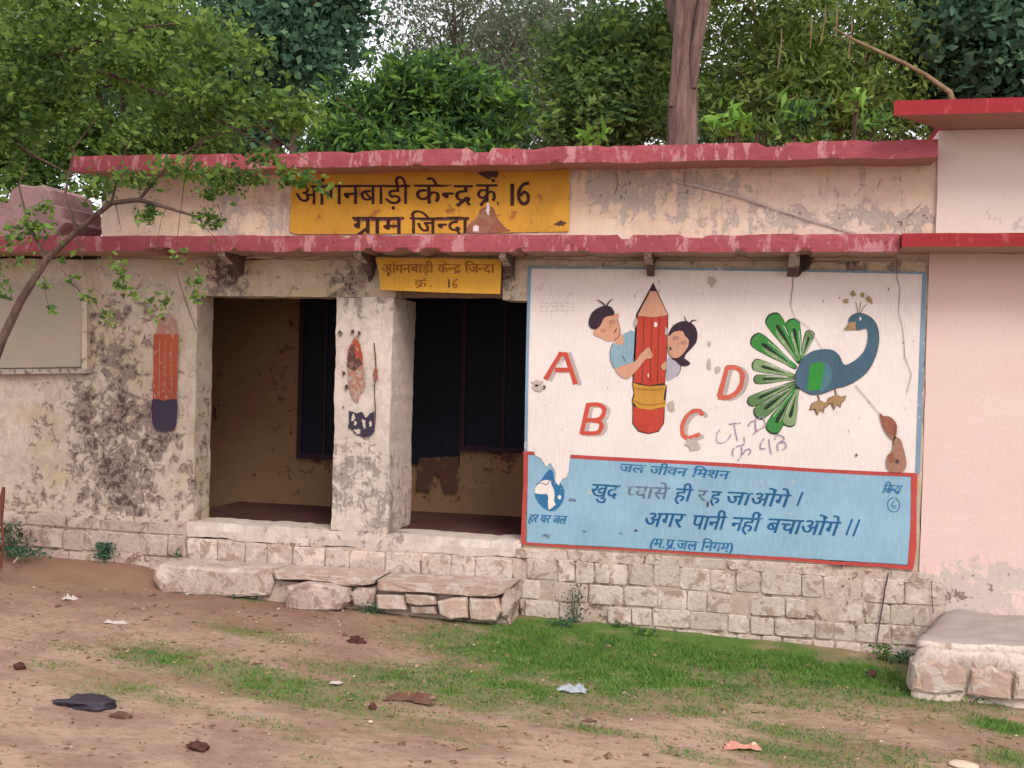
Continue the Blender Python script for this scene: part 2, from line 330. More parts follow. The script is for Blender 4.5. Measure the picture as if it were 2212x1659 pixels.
# corbels under the ledge
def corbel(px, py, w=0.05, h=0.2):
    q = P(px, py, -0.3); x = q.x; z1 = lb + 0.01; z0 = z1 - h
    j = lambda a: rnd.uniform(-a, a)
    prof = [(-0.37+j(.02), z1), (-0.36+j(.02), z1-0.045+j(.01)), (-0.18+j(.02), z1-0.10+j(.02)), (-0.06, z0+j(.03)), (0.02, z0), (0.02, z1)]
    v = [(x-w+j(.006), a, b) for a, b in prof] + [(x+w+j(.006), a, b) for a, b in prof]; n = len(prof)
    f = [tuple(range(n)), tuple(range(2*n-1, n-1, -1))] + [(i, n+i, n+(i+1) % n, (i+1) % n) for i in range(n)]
    mi = [0, 0] + [1, 1] + [0]*(n-2)  # sides coloured dark as in shadow, front faces pale as if lit
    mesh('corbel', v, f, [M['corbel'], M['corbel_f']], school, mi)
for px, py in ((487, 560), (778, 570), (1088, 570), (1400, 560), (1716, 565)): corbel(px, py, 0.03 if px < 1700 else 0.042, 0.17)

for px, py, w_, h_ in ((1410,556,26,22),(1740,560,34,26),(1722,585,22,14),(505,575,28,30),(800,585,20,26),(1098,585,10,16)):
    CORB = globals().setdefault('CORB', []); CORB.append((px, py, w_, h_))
# windows in the back wall of the verandah
def inner_window(x0, y0, x1, y1, name='window', slats=2, lbl=None):
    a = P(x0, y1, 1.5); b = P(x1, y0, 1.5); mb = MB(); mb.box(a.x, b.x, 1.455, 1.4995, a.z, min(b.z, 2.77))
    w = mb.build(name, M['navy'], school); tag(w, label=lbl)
    z1 = min(b.z, 2.77); fr = MB()
    for (p, q, r, s) in ((a.x-0.05, a.x, a.z-0.05, z1), (b.x, b.x+0.05, a.z-0.05, z1), (a.x, b.x, a.z-0.05, a.z)): fr.box(p, q, 1.43, 1.499, r, s)
    fr.build('frame', M['purple'], w)
    for i in range(1, slats):
        xx = a.x + (b.x-a.x)*i/slats; s_ = MB(); s_.box(xx-0.012, xx+0.012, 1.44, 1.4545, a.z, z1); s_.build('mullion', M['purple'], w)
inner_window(656, 640, 760, 978, lbl='dark navy closed shutter seen through the left opening')
inner_window(1006, 640, 1180, 962, lbl='dark navy closed shutter seen through the right opening')
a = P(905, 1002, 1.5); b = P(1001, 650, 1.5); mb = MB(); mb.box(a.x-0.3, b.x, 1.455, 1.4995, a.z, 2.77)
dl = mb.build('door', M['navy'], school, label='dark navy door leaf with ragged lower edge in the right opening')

# ---------------------------------------------------------------- paint on the walls: thin sheets traced in frame units
from mathutils.geometry import tessellate_polygon
LAY = 0.0016
class Sheet:
    def __init__(s, base=0.0): s.v = []; s.f = []; s.m = []; s.mats = []; s.Y = base
    def mi(s, mt):
        if mt not in s.mats: s.mats.append(mt)
        return s.mats.index(mt)
    def poly(s, mt, pts, lay=1, conv=None, jit=0.35, sub=10.0):
        if conv: pts = [conv(*p) for p in pts]
        out = []
        for i, p in enumerate(pts):
            q = pts[(i+1) % len(pts)]; d = math.dist(p, q); n = max(1, int(d/sub))
            for k in range(n):
                a = k/n; x = p[0]+(q[0]-p[0])*a; y = p[1]+(q[1]-p[1])*a
                out.append((x+rnd.uniform(-jit, jit), y+rnd.uniform(-jit, jit)))
        Y = s.Y - LAY*lay
        w = [P(x, y, Y) for x, y in out]
        tri = tessellate_polygon([[Vector((q.x, q.z, 0)) for q in w]])
        n0 = len(s.v); s.v += [tuple(q) for q in w]
        for t in tri:
            a, b, c = [w[i] for i in t]
            if (b.x-a.x)*(c.z-a.z)-(b.z-a.z)*(c.x-a.x) < 0: t = t[::-1]
            s.f.append(tuple(n0+i for i in t)); s.m.append(s.mi(mt))
    def line(s, mt, pts, w=2.0, lay=2, conv=None, taper=False, jit=0.15):
        if conv: pts = [conv(*p) for p in pts]
        n = len(pts); Lp = []; Rp = []
        for i, p in enumerate(pts):
            a = pts[max(i-1, 0)]; b = pts[min(i+1, n-1)]; dx, dy = b[0]-a[0], b[1]-a[1]; l = math.hypot(dx, dy) or 1
            ww = (w[min(len(w)-1, int(i*len(w)/n))] if isinstance(w, (list, tuple)) else w)*0.5*(1+rnd.uniform(-.12, .12))
            if taper and i in (0, n-1): ww *= 0.35
            Lp.append((p[0]-dy/l*ww, p[1]+dx/l*ww)); Rp.append((p[0]+dy/l*ww, p[1]-dx/l*ww))
        n0 = len(s.v); k = s.mi(mt)
        for i in range(n):
            Y = s.Y - LAY*(lay+0.1*i/n)
            for q in (Lp[i], Rp[i]): s.v.append(tuple(P(q[0]+rnd.uniform(-jit, jit), q[1]+rnd.uniform(-jit, jit), Y)))
        for i in range(n-1): s.f.append((n0+2*i, n0+2*i+2, n0+2*i+3, n0+2*i+1)); s.m.append(k)
    def ell(s, mt, cx, cy, rx, ry, lay=2, conv=None, n=18, rot=0.0, jit=0.25):
        pts = [(cx+rx*cos(2*pi*i/n)*cos(rot)-ry*sin(2*pi*i/n)*sin(rot), cy+rx*cos(2*pi*i/n)*sin(rot)+ry*sin(2*pi*i/n)*cos(rot)) for i in range(n)]
        s.poly(mt, pts, lay, conv, jit, 99)
    def blob(s, mt, cx, cy, rx, ry, lay=3, rough=0.35, n=16):
        pts = []
        for i in range(n):
            r = 1+rnd.uniform(-rough, rough); pts.append((cx+rx*r*cos(2*pi*i/n), cy+ry*r*sin(2*pi*i/n)))
        s.poly(mt, pts, lay, None, 0.3, 99)
    def build(s, name, parent, **k): return mesh(name, s.v, s.f, s.mats, parent, s.m, **k)
c7 = lambda x, y: (1105.9+x*.25, 540+y*.25)                      # enlarged regions of the photograph the shapes were measured in
c8 = lambda x, y: (1658.9+x*.25, 540+y*.25)
cP = lambda x, y: (1598.4+x*.2149, 604.8+y*.2149)
cG = lambda x, y: (1479.6+x*.12206, 864+y*.12206)
cB = lambda x, y: (1123.2+x*.1953, 961.2+y*.1953)
cR = lambda x, y: (1659+x*.25, 945+y*.25)
WY = -0.014                                                       # face of the front wall

def smooth_curve(pts, n=4, closed=False):
    out = []; N = len(pts)
    rg = range(N if closed else N-1)
    for i in rg:
        p0 = pts[(i-1) % N] if closed or i > 0 else pts[i]; p1 = pts[i]; p2 = pts[(i+1) % N]; p3 = pts[(i+2) % N] if closed or i+2 < N else pts[min(i+1, N-1)]
        for k in range(n):
            t = k/n
            out.append(tuple(0.5*((2*p1[a])+(-p0[a]+p2[a])*t+(2*p0[a]-5*p1[a]+4*p2[a]-p3[a])*t*t+(-p0[a]+3*p1[a]-3*p2[a]+p3[a])*t**3) for a in (0, 1)))
    if not closed: out.append(pts[-1])
    return out

s = Sheet(WY)
s.poly(M['white'], [(1142,580),(1998,588),(1981,1024),(1136,978)], 1)
mural = s.build('mural', school, label='white painted panel with children hugging a pencil, letters and a peacock')
s = Sheet(WY)
s.line(M['mblue'], [(1143,577),(1400,580),(1700,584),(2000,590)], 5, 2); s.line(M['mblue'], [(1144,578),(1139,780),(1136,975)], 7, 3)
s.line(M['mblue'], [(1997,590),(1990,800),(1982,1022)], 10, 3); s.build('border', mural, label='thin blue border line')
# pencil
s = Sheet(WY)
s.poly(M['ink'], [(1040,1140),(1065,640),(1070,560),(1220,280),(1352,560),(1340,900),(1325,1160),(1340,1170),(1322,1350),(1315,1500),(1270,1570),(1180,1592),(1090,1570),(1040,1500),(1040,1340),(1035,1300),(1050,1240),(1036,1150)], 3, c7)
s.poly(M['wood'], [(1085,570),(1195,355),(1245,355),(1345,560),(1300,572),(1210,582),(1140,572)], 4, c7)
s.poly(M['pred'], [(1088,570),(1140,572),(1210,582),(1290,572),(1344,565),(1335,900),(1320,1150),(1180,1170),(1050,1140),(1070,900)], 4, c7)
s.poly(M['hair'], [(1220,282),(1190,352),(1247,352)], 5, c7)
s.poly(M['ferrule'], [(1042,1145),(1100,1165),(1200,1178),(1338,1165),(1318,1220),(1312,1290),(1333,1320),(1320,1355),(1200,1382),(1090,1368),(1042,1310),(1058,1260),(1055,1200)], 5, c7)
s.line(M['ferrule_d'], [(1055,1300),(1110,1330),(1200,1340),(1325,1320)], 3, 6, c7); s.line(M['ferrule_d'], [(1055,1190),(1120,1205),(1220,1210),(1320,1195)], 2.5, 6, c7)
s.poly(M['pred'], [(1048,1350),(1090,1368),(1200,1382),(1315,1360),(1308,1500),(1268,1562),(1180,1585),(1095,1562),(1046,1495)], 4, c7)
for xs in ((1140,1125),(1210,1195),(1275,1255)): s.line(M['ink'], [(xs[0],580),((xs[0]+xs[1])/2,860),(xs[1],1150)], 1.0, 5, c7)
s.ell(M['white'], 1242, 645, 14, 22, 6, c7); s.ell(M['white'], 1178, 1085, 6, 18, 6, c7)
s.blob(M['mark'], *c7(1066,620), 4, 11, 6); s.blob(M['mark'], *c7(1333,700), 3.5, 10, 6)
s.build('painted_pencil', mural, label='big red pencil standing upright')
# boy
s = Sheet(WY)
s.poly(M['shirt'], smooth_curve([(870,800),(910,820),(965,815),(955,740),(990,712),(1064,712),(1058,980),(960,1005),(890,1035),(850,950),(848,880)], 2, True), 3, c7)
s.poly(M['skin'], [(880,770),(940,715),(965,760),(965,812),(920,815),(885,800)], 4, c7)
s.poly(M['skin'], smooth_curve([(705,700),(740,670),(800,560),(880,560),(912,545),(925,580),(912,600),(930,680),(925,740),(880,780),(820,785),(770,760),(730,745),(708,730)], 3, True), 5, c7)
s.poly(M['hair'], smooth_curve([(665,600),(700,530),(780,485),(850,490),(882,530),(880,562),(830,572),(795,590),(770,640),(735,680),(690,680),(665,650)], 3, True), 6, c7)
s.line(M['hair'], smooth_curve([(820,500),(795,470),(770,450),(735,428)], 3), [3,3,3,3,2.5,2.5,2,2,1], 7, c7); s.line(M['hair'], smooth_curve([(820,500),(825,470),(845,440),(868,425)], 3), [3.5,3.5,3,3,2.5,2.5,2,2,1], 7, c7)
s.poly(M['skin'], smooth_curve([(895,1030),(940,1005),(1060,965),(1110,900),(1180,840),(1190,860),(1215,900),(1205,935),(1150,950),(1080,1040),(1010,1105),(960,1100),(920,1070)], 3, True), 8, c7)
for q in (((1190,845),(1198,868),(1204,890)), ((1175,870),(1195,900),(1212,915))): s.line(M['skin_d'], q, 1.3, 9, c7)
s.ell(M['skin_d'], 866, 620, 26, 20, 6, c7); s.ell(M['skin_d'], 790, 695, 24, 17, 6, c7); s.line(M['skin_d'], [(838,640),(855,668),(842,680)], 1.4, 6, c7)
s.poly(M['ink'], [(905,668),(900,700),(872,722),(888,700)], 7, c7); s.line(M['ink'], smooth_curve([(912,600),(930,660),(934,710),(915,755),(885,775)], 3), 1.1, 7, c7)
s.line(M['ink'], [(950,905),(965,935),(978,962)], 1.2, 4, c7); s.line(M['ink'], smooth_curve([(868,808),(850,870),(850,950),(880,1025)], 3), 1.0, 4, c7)
s.build('painted_boy', mural, label='painted boy in a pale blue shirt with one arm round the pencil')
# girl
s = Sheet(WY)
s.poly(M['frock'], smooth_curve([(1345,940),(1380,930),(1440,975),(1458,1020),(1440,1070),(1390,1110),(1338,1130),(1335,1040)], 3, True), 3, c7)
s.poly(M['hair'], smooth_curve([(1352,740),(1380,670),(1440,625),(1500,615),(1570,645),(1603,720),(1590,800),(1540,860),(1500,905),(1480,940),(1440,900),(1400,780)], 3, True), 4, c7)
s.poly(M['hair'], smooth_curve([(1380,940),(1430,925),(1475,905),(1490,935),(1535,970),(1530,995),(1470,1003),(1440,985),(1410,955)], 3, True), 5, c7)
s.poly(M['skin'], smooth_curve([(1352,760),(1400,710),(1470,700),(1495,740),(1528,780),(1515,850),(1470,910),(1410,938),(1360,905),(1345,840)], 3, True), 6, c7)
s.line(M['hair'], smooth_curve([(1510,620),(1500,600),(1490,570)], 3), [3,3,2.5,2,2,1.5,1], 6, c7); s.line(M['hair'], smooth_curve([(1540,640),(1555,610),(1600,605)], 3), [4,4,3,2.5,2,1.5,1], 6, c7)
s.ell(M['skin_d'], 1415, 760, 28, 20, 7, c7); s.ell(M['skin_d'], 1485, 802, 28, 18, 7, c7); s.line(M['skin_d'], [(1448,800),(1430,835),(1440,842)], 1.4, 7, c7)
s.poly(M['ink'], [(1360,830),(1385,858),(1362,866)], 7, c7); s.line(M['ink'], smooth_curve([(1345,840),(1360,905),(1410,938),(1470,910),(1515,850)], 3), 1.0, 7, c7)
s.line(M['ink'], smooth_curve([(1458,1000),(1455,1045),(1420,1095)], 3), 1.1, 5, c7)
s.poly(M['skin'], [(1325,960),(1335,1000),(1330,1040),(1300,1035),(1285,1005),(1300,985)], 8, c7)
s.build('painted_girl', mural, label='painted girl with black hair peeping from behind the pencil')
# letters
def letter(strokes, w, mt, lbl, shx=9, shy=2):
    s = Sheet(WY)
    for i, st in enumerate(strokes): s.line(M['shade'], [(x+shx, y+shy) for x, y in (c7(*q) for q in st)], w, 2+i*0.12, jit=0.3)
    for i, st in enumerate(strokes): s.line(mt, st, w, 3+i*0.12, c7, jit=0.25)
    s.build('painted_letter', mural, label=lbl)
letter([[(290,1120),(350,1010),(430,885)], [(400,900),(480,900)], [(460,890),(505,1020),(550,1160)], [(370,1035),(500,1035)]], 10, M['letred'], 'red letter A')
letter([[(660,1325),(600,1590)], smooth_curve([(650,1340),(740,1335),(795,1370),(785,1430),(740,1465),(640,1470)], 4), smooth_curve([(700,1470),(765,1490),(770,1540),(730,1580),(600,1582)], 4)], 9, M['letred'], 'red letter B')
letter([smooth_curve([(1650,1430),(1620,1390),(1560,1395),(1500,1450),(1470,1530),(1480,1600),(1520,1625),(1570,1612),(1625,1590)], 4)], 9, M['letorange'], 'orange red letter C', 8, 4)
letter([[(1860,1010),(1790,1270)], smooth_curve([(1850,1015),(1930,1015),(1985,1060),(1985,1150),(1940,1230),(1870,1272),(1780,1272)], 4)], 10, M['letorange'], 'orange red letter D')
# peacock
s = Sheet(WY)
feath = [((300,340),(600,830),62,'green'),((520,385),(610,820),50,'green'),((715,505),(620,800),36,'green2'),((120,570),(560,880),58,'green'),((120,840),(540,960),44,'green3'),
         ((135,1000),(540,990),34,'green2'),((75,1240),(540,1030),40,'green2'),((150,1370),(560,1060),52,'green2'),((300,1540),(570,1080),56,'green'),((480,1475),(580,1090),48,'green3')]
for i, (a, b, w, mt) in enumerate(feath):
    dx, dy = b[0]-a[0], b[1]-a[1]; l = math.hypot(dx, dy); nx, ny = -dy/l, dx/l
    def F_(t, k): return (a[0]+dx*t+nx*k, a[1]+dy*t+ny*k)
    w *= 1.3
    out = smooth_curve([F_(0,0),F_(.03,w*.7),F_(.12,w*1.1),F_(.4,w*.95),F_(.8,w*.45),F_(1,w*.3),F_(1,-w*.3),F_(.8,-w*.45),F_(.4,-w*.95),F_(.12,-w*1.1),F_(.03,-w*.7)], 3, True)
    L0 = 2+i*0.3
    s.poly(M['greend'], out, L0, cP); cx, cy = F_(.45, 0)
    s.poly(M[mt], [((x-cx)*.95+cx+2, (y-cy)*.93+cy) for x, y in out], L0+.06, cP)
    s.poly(M['green3'], smooth_curve([F_(.3,w*.2),F_(.35,w*.6),F_(.6,w*.6),F_(.95,w*.2),F_(.8,w*.1)], 2, True), L0+.12, cP)
    s.poly(M['greend'], smooth_curve([F_(.22,0),F_(.3,w*.28),F_(.6,w*.12),F_(.85,0),F_(.6,-w*.12),F_(.3,-w*.3)], 2, True), L0+.18, cP)
    s.line(M['white'], [F_(.3,-w*.7),F_(.6,-w*.55),F_(.85,-w*.2)], 0.9, L0+.24, cP)
body = smooth_curve([(560,950),(600,850),(640,780),(720,720),(830,695),(930,705),(1000,760),(1045,850),(1120,830),(1200,770),(1260,690),(1285,600),(1285,520),(1262,485),(1215,500),(1165,500),(1100,440),(1095,390),(1130,355),(1185,335),(1250,345),(1320,385),(1370,450),(1395,560),(1385,680),(1340,820),(1270,930),(1170,1010),(1070,1060),(960,1090),(860,1130),(760,1150),(680,1135),(600,1085),(560,1030)], 3, True)
s.poly(M['ink'], [((x-950)*1.012+950, (y-780)*1.012+780) for x, y in body], 6, cP); s.poly(M['pea'], body, 6.5, cP)
s.poly(M['pea_l'], smooth_curve([(820,850),(890,850),(930,950),(880,1080),(800,1110)], 3, True), 7, cP)
s.poly(M['patch_green'], [(712,840),(850,825),(835,960),(805,1105),(678,1112),(690,960)], 7.5, cP)
s.poly(M['tan'], [(1165,420),(1162,500),(1110,500),(1045,500),(1075,460),(1095,425)], 7.5, cP); s.line(M['tan_d'], [(1050,498),(1090,470),(1105,470)], 1.2, 8, cP)
s.ell(M['white'], 1210, 390, 9, 20, 7.5, cP)
for q in (((1190,340),(1175,270),(1162,220)), ((1195,340),(1205,280),(1215,215)), ((1210,330),(1240,280),(1275,240))): s.line(M['tan_d'], q, 1.3, 6.2, cP)
for x, y in ((1070,210),(1140,135),(1230,145),(1290,185),(1312,215)): s.blob(M['tan'], *cP(x, y), 5, 5, 6.4, 0.5)
for ox, oy in ((790,1180), (960,1125)):
    s.line(M['tan_d'], [(ox-10,oy-45),(ox,oy),(ox+10,oy+40)], 3, 5.5, cP)
    s.poly(M['tan_d'], [(ox+10,oy+25),(ox+60,oy+50),(ox+112,oy+35),(ox+95,oy+85),(ox+60,oy+110),(ox+50,oy+160),(ox+20,oy+125),(ox-15,oy+185),(ox-45,oy+120),(ox-95,oy+130),(ox-70,oy+60)] , 5.7, cP)
    s.poly(M['tan'], [(ox+10,oy+30),(ox+60,oy+55),(ox+104,oy+42),(ox+88,oy+80),(ox+52,oy+104),(ox+44,oy+150),(ox+20,oy+115),(ox-10,oy+170),(ox-30,oy+110),(ox-82,oy+120),(ox-60,oy+62)], 5.9, cP)
s.build('painted_peacock', mural, label='painted blue peacock with green tail feathers')
# graffiti, scuffs, cracks on the mural
s = Sheet(WY)
for i, st in enumerate(([(620,520),(560,620),(570,740),(650,760),(740,720),(820,610)], [(780,430),(880,415),(990,400)], [(870,440),(900,600),(935,720)], [(1045,650),(1050,700),(1055,760)],
        [(1120,470),(1150,400),(1220,370)], [(1250,330),(1245,450),(1255,550),(1205,610)], [(1290,340),(1370,300),(1420,420),(1400,470),(1250,560)],
        [(900,830),(1060,780)], [(870,850),(840,930),(860,1000)], [(1000,830),(1005,930),(985,1010),(930,1075)], [(1020,960),(1080,880),(1150,870),(1160,930),(1120,970)],
        [(1400,680),(1340,780),(1340,860),(1430,850)], [(1490,690),(1500,830),(1530,960)], [(1600,700),(1600,640),(1680,620),(1760,690),(1640,780),(1650,900)], [(1700,740),(1780,760),(1790,830),(1730,880)])):
    s.line(M['lav'], smooth_curve(st, 3), 2.6, 4+i*.15, cG, jit=0.3)
s.build('graffiti', mural, label='lavender scribbled letters and figures under the letter C')
s = Sheet(WY)
s.line(M['crack'], [(1712,592),(1713,615),(1709,640),(1708,660)], 1.4, 7.1); s.line(M['crackf'], [(1708,660),(1718,688),(1745,705),(1768,740),(1775,752)], 1.3, 7.1)
s.build('crack', mural, label='forked crack running down from the second corbel above the peacock'); s = Sheet(WY)
s.line(M['crack'], [(1935,548),(1937,580),(1938,605),(1944,622),(1942,650),(1941,676),(1949,705),(1953,735),(1954,770),(1962,790),(1969,810),(1958,850)], [1.4,1.4,1.3,1.2,1.3,1.2,.8,1.1,1,.7,1.0,.6], 7.2); s.build('crack', mural, label='long crack down the right side of the mural'); s = Sheet(WY)
s.line(M['crackf'], [(1848,832),(1880,870),(1904,898)], 2.0, 7.2)
s.build('crack', mural, label='faint slanting crack from the peacock feet to the bare patch'); s = Sheet(WY)
s.blob(M['mark'], 1537, 607, 10, 13, 7); s.blob(M['mark'], 1450, 876, 8, 11, 7); s.blob(M['mark'], 1532, 785, 3, 12, 7); s.blob(M['mark'], 1532, 742, 3, 5, 7)
s.blob(M['mark'], 1497, 960, 14, 16, 6.8); s.blob(M['mark'], 1550, 798, 5, 8, 7)
for x, y in ((1160,828),(1162,838)): s.blob(M['mark'], x, y, 12, 7, 7.1)
s.blob(M['crack'], 1176, 836, 3, 4.5, 7.6); s.blob(M['crack'], 1850, 983, 2.2, 3.2, 7.6)
for i in range(46):
    x, y = rnd.uniform(1150, 1985), rnd.uniform(600, 975); s.blob(M['mark'] if rnd.random() < .8 else M['crack'], x, y, rnd.uniform(.6,1.3), rnd.uniform(1.5,4.5), 1.6, 0.4, 7)
for yy in (655, 662, 671):
    for i in range(7): s.line(M['mark'], [(1167+i*11+rnd.uniform(-2,2), yy+rnd.uniform(-2,2)), (1173+i*11, yy+rnd.uniform(-2,3))], 1.4, 1.7+0.01*i+0.001*(yy-650))
s.line(M['mark'], smooth_curve([(1155,628),(1162,618),(1166,628),(1172,612)], 3), 1.3, 1.9); s.build('scuff', mural, kind='stuff', label='scuffs and pencil scribbles on the white panel')
s = Sheet(WY)
s.poly(M['brown_p'], smooth_curve([(1900,892),(1908,898),(1922,900),(1935,912),(1938,925),(1935,945),(1928,950),(1916,938),(1906,920)], 3, True), 8)
s.poly(M['brown_l'], smooth_curve([(1930,945),(1944,948),(1951,965),(1958,995),(1956,1012),(1946,1020),(1922,1018),(1914,1003),(1917,985),(1928,970)], 3, True), 8)
s.blob(M['brown_p'], 1926, 988, 8, 10, 8.6, 0.3); s.blob(M['crack'], 1938, 996, 4, 5, 9, .3); s.line(M['crack'], [(1934,918),(1932,940),(1930,960)], 1.6, 9)
s.build('bare_patch', mural, label='brown patch where the plaster has fallen off beside the right border')

for px, py, w_, h_ in CORB:  # dark sheet on the wall around each corbel
    s = Sheet(-0.015); s.poly(M['smear'], [(px-w_*.4,py-h_*.8),(px+w_*.9,py-h_*.7),(px+w_*.5,py),(px+w_*.15,py+h_*.8),(px-w_*.15,py+h_),(px-w_*.35,py+h_*.2)], 8, None, 1.6, 5); s.build('stain', school, label='dark patch on the wall below a corbel')
# ---------------------------------------------------------------- Devanagari lettering, glyph by glyph
_glyph = {}
def glyph_mesh(ch):
    if ch in _glyph: return _glyph[ch]
    def conv(txt):
        cu = bpy.data.curves.new('g', 'FONT'); cu.body = txt; cu.resolution_u = 3
        o = bpy.data.objects.new('g', cu); COL.objects.link(o)
        dg = bpy.context.evaluated_depsgraph_get(); me = o.evaluated_get(dg).to_mesh()
        v = [(q.co.x, q.co.y) for q in me.vertices]; f = [tuple(p.vertices) for p in me.polygons]
        o.evaluated_get(dg).to_mesh_clear(); bpy.data.objects.remove(o); bpy.data.curves.remove(cu); return v, f
    v, f = conv(ch); va, fa = conv(ch+'|'*9); vb, fb = conv('|'*9)
    adv = (max(q[0] for q in va) - max(q[0] for q in vb)) if va and vb else 0.3
    _glyph[ch] = (v, f, adv); return _glyph[ch]
HALANT = '\u094d'; MARKS = set('\u0947\u0948\u0902\u0901\u0941\u0942\u093c')
def shape(txt):                                             # -> list of (kind, glyph) in writing order
    out = []; i = 0
    while i < len(txt):
        ch = txt[i]
        if '\u0904' <= ch <= '\u0939' or ch == '\u0921':
            cl = [('full', ch)]; i += 1
            while i < len(txt) and txt[i] == HALANT and i+1 < len(txt):
                nx = txt[i+1]
                if nx == '\u0930': cl.append(('sub_r', cl[-1][1]))
                else: cl[-1] = ('half', cl[-1][1]); cl.append(('full', nx))
                i += 2
            while i < len(txt) and txt[i] == '\u093c': cl.append(('mark', txt[i])); i += 1
            if i < len(txt) and txt[i] == '\u093f': cl.insert(0, ('full', txt[i])); i += 1
            out += cl
        elif ch in MARKS: out.append(('mark', ch)); i += 1
        else: out.append(('full', ch)); i += 1
    return out
def clip_left(v, f, xc):                                     # keep what lies left of xc, squashing the rest away
    keep = [p for p in f if sum(v[i][0] for i in p)/len(p) < xc]
    return [(min(x, xc), y) for x, y in v], keep
def write(sheet, mt, txt, p0, p1, h, slant=0.0, lay=3.0, bold=1.8, jit=0.3, dy=0.0):
    """txt between p0 and p1 (both on the head line, in frame units), letter height h from head line to foot"""
    pen = 0.0; parts = []
    for kind, ch in shape(txt):
        if ch == ' ': pen += 0.32; continue
        if ch in '।': parts.append(([(0.05,0),(0.15,0),(0.15,0.66),(0.05,0.66)], [(0,1,2,3)], pen)); pen += 0.3; continue
        v, f, adv = glyph_mesh(ch)
        if kind == 'full': parts.append((v, f, pen)); pen += adv
        elif kind == 'mark': parts.append((v, f, pen))
        elif kind == 'half': v2, f2 = clip_left(v, f, adv-0.19); parts.append((v2, f2, pen)); pen += adv-0.17
        elif kind == 'sub_r':
            kx = -0.18 if ch == '\u0915' else 0.0; parts.append(([(-0.46+kx,-0.06),(-0.40+kx,-0.12),(-0.14+kx,0.14),(-0.17+kx,0.22)], [(0,1,2,3)], pen))
    W = max(max(x for x, y in v)+o for v, f, o in parts) or 1
    ux, uy = (p1[0]-p0[0])/W, (p1[1]-p0[1])/W; k = h/0.62
    for idx, (v, f, o) in enumerate(parts):
        Y = sheet.Y - LAY*(lay + (idx % 3)*0.16); n0 = len(sheet.v)
        jx, jy = rnd.uniform(-jit, jit)*h*.1, rnd.uniform(-jit, jit)*h*.1
        for c_, (bx, by) in enumerate(((0, 0),) if not bold else ((-bold*.5, 0), (bold*.5, bold*.35))):
            n0 = len(sheet.v); Yc = Y-LAY*0.07*c_
            for x, y in v:
                X = x+o; yy = 0.62-y; wob = noise.noise(Vector((X*3, y*3, p0[0])))*h*.03
                sheet.v.append(tuple(P(p0[0]+ux*X - slant*yy*k + jx + bx + wob, p0[1]+uy*X + yy*k + jy + dy + by + wob, Yc)))
            for p in f: sheet.f.append(tuple(n0+i for i in p)); sheet.m.append(sheet.mi(mt))

# slogan panel
s = Sheet(WY)
s.poly(M['panel'], [(1140,982),(1170,985),(1230,988),(1500,1000),(1975,1028),(1966,1220),(1560,1195),(1300,1180),(1138,1172)], 2)
panel = s.build('slogan_panel', school, label='pale blue painted slogan panel with red outline under the mural')
s = Sheet(WY)
s.line(M['redline'], [(1233,986),(1300,990),(1420,996),(1500,1000),(1620,1007),(1760,1016),(1900,1023),(1978,1026)], 8, 3); s.line(M['redline'], [(1130,978),(1153,979)], 7, 3.2)
s.line(M['redline'], [(1136,976),(1135,1050),(1131,1120),(1130,1172)], [9,10,9,10], 3.4); s.line(M['redline'], [(1128,1173),(1230,1181),(1330,1186),(1440,1192),(1560,1200),(1700,1207),(1800,1216),(1900,1221),(1972,1227)], [5,5,4,5,7,7,7,8,9], 3.6)
s.line(M['redline'], [(1975,1024),(1974,1080),(1973,1140),(1972,1180),(1967,1226)], [13,13,12,15,14], 3.8); s.build('border', panel, label='uneven red outline of the slogan panel')
s = Sheet(WY)
s.poly(M['white'], [(1155,962),(1233,968),(1231,990),(1228,1020),(1226,1030),(1215,1034),(1206,1048),(1199,1040),(1200,1020),(1190,1000),(1180,1008),(1168,990),(1156,984)], 5, None, 1.2, 6); s.build('scraped_patch', panel, label='scraped whitish patch above the emblem')
s = Sheet(WY)
s.poly(M['text_mid'], smooth_curve([(320,272),(365,300),(385,385),(450,430),(490,500),(488,590),(440,680),(380,725),(310,725),(230,670),(175,590),(165,520),(190,430),(240,380)], 3, True), 4, cB)
s.poly(M['white'], [(165,480),(230,400),(300,385),(340,400),(350,440),(378,500),(385,560),(378,620),(395,660),(350,700),(318,720),(308,660),(315,580),(300,540),(230,545),(168,535)], 4.5, cB, 0.6, 6)
s.ell(M['white'], 437, 578, 20, 24, 4.5, cB); s.line(M['text_faded'], smooth_curve([(185,430),(240,420),(290,440),(330,400)], 3), 2, 5, cB)
s.build('emblem', panel, label='round blue water drop emblem with a white tap shape')
s = Sheet(WY)
write(s, M['text_mid'], 'हर घर जल', cB(112,765), cB(525,785), 17, 0.30)
s.build('lettering', panel, label='small blue lettering under the emblem')
s = Sheet(WY); write(s, M['text_mid'], 'जल जीवन मिशन', cB(1120,205), (1578,1018), 17, 0.38); s.build('lettering', panel, label='top blue line of lettering on the slogan panel')
s = Sheet(WY)
write(s, M['text_blue'], 'खुद', (1281,1046), (1340,1048), 27, 0.30); write(s, M['text_faded'], 'प्यासे', (1356,1050), (1446,1053), 25, 0.25)
write(s, M['text_blue'], 'ही', (1462,1055), (1498,1057), 27, 0.30); write(s, M['text_faded'], 'र', (1510,1058), (1530,1059), 22, 0.25); write(s, M['text_blue'], 'ह', (1538,1060), (1560,1061), 26, 0.25)
write(s, M['text_blue'], 'जाओंगे', (1574,1062), (1710,1068), 27, 0.36); s.line(M['text_blue'], [(1734,1063),(1722,1093)], 4.5, 3)
s.build('lettering', panel, label='second line of dark blue lettering, one word faded grey')
s = Sheet(WY)
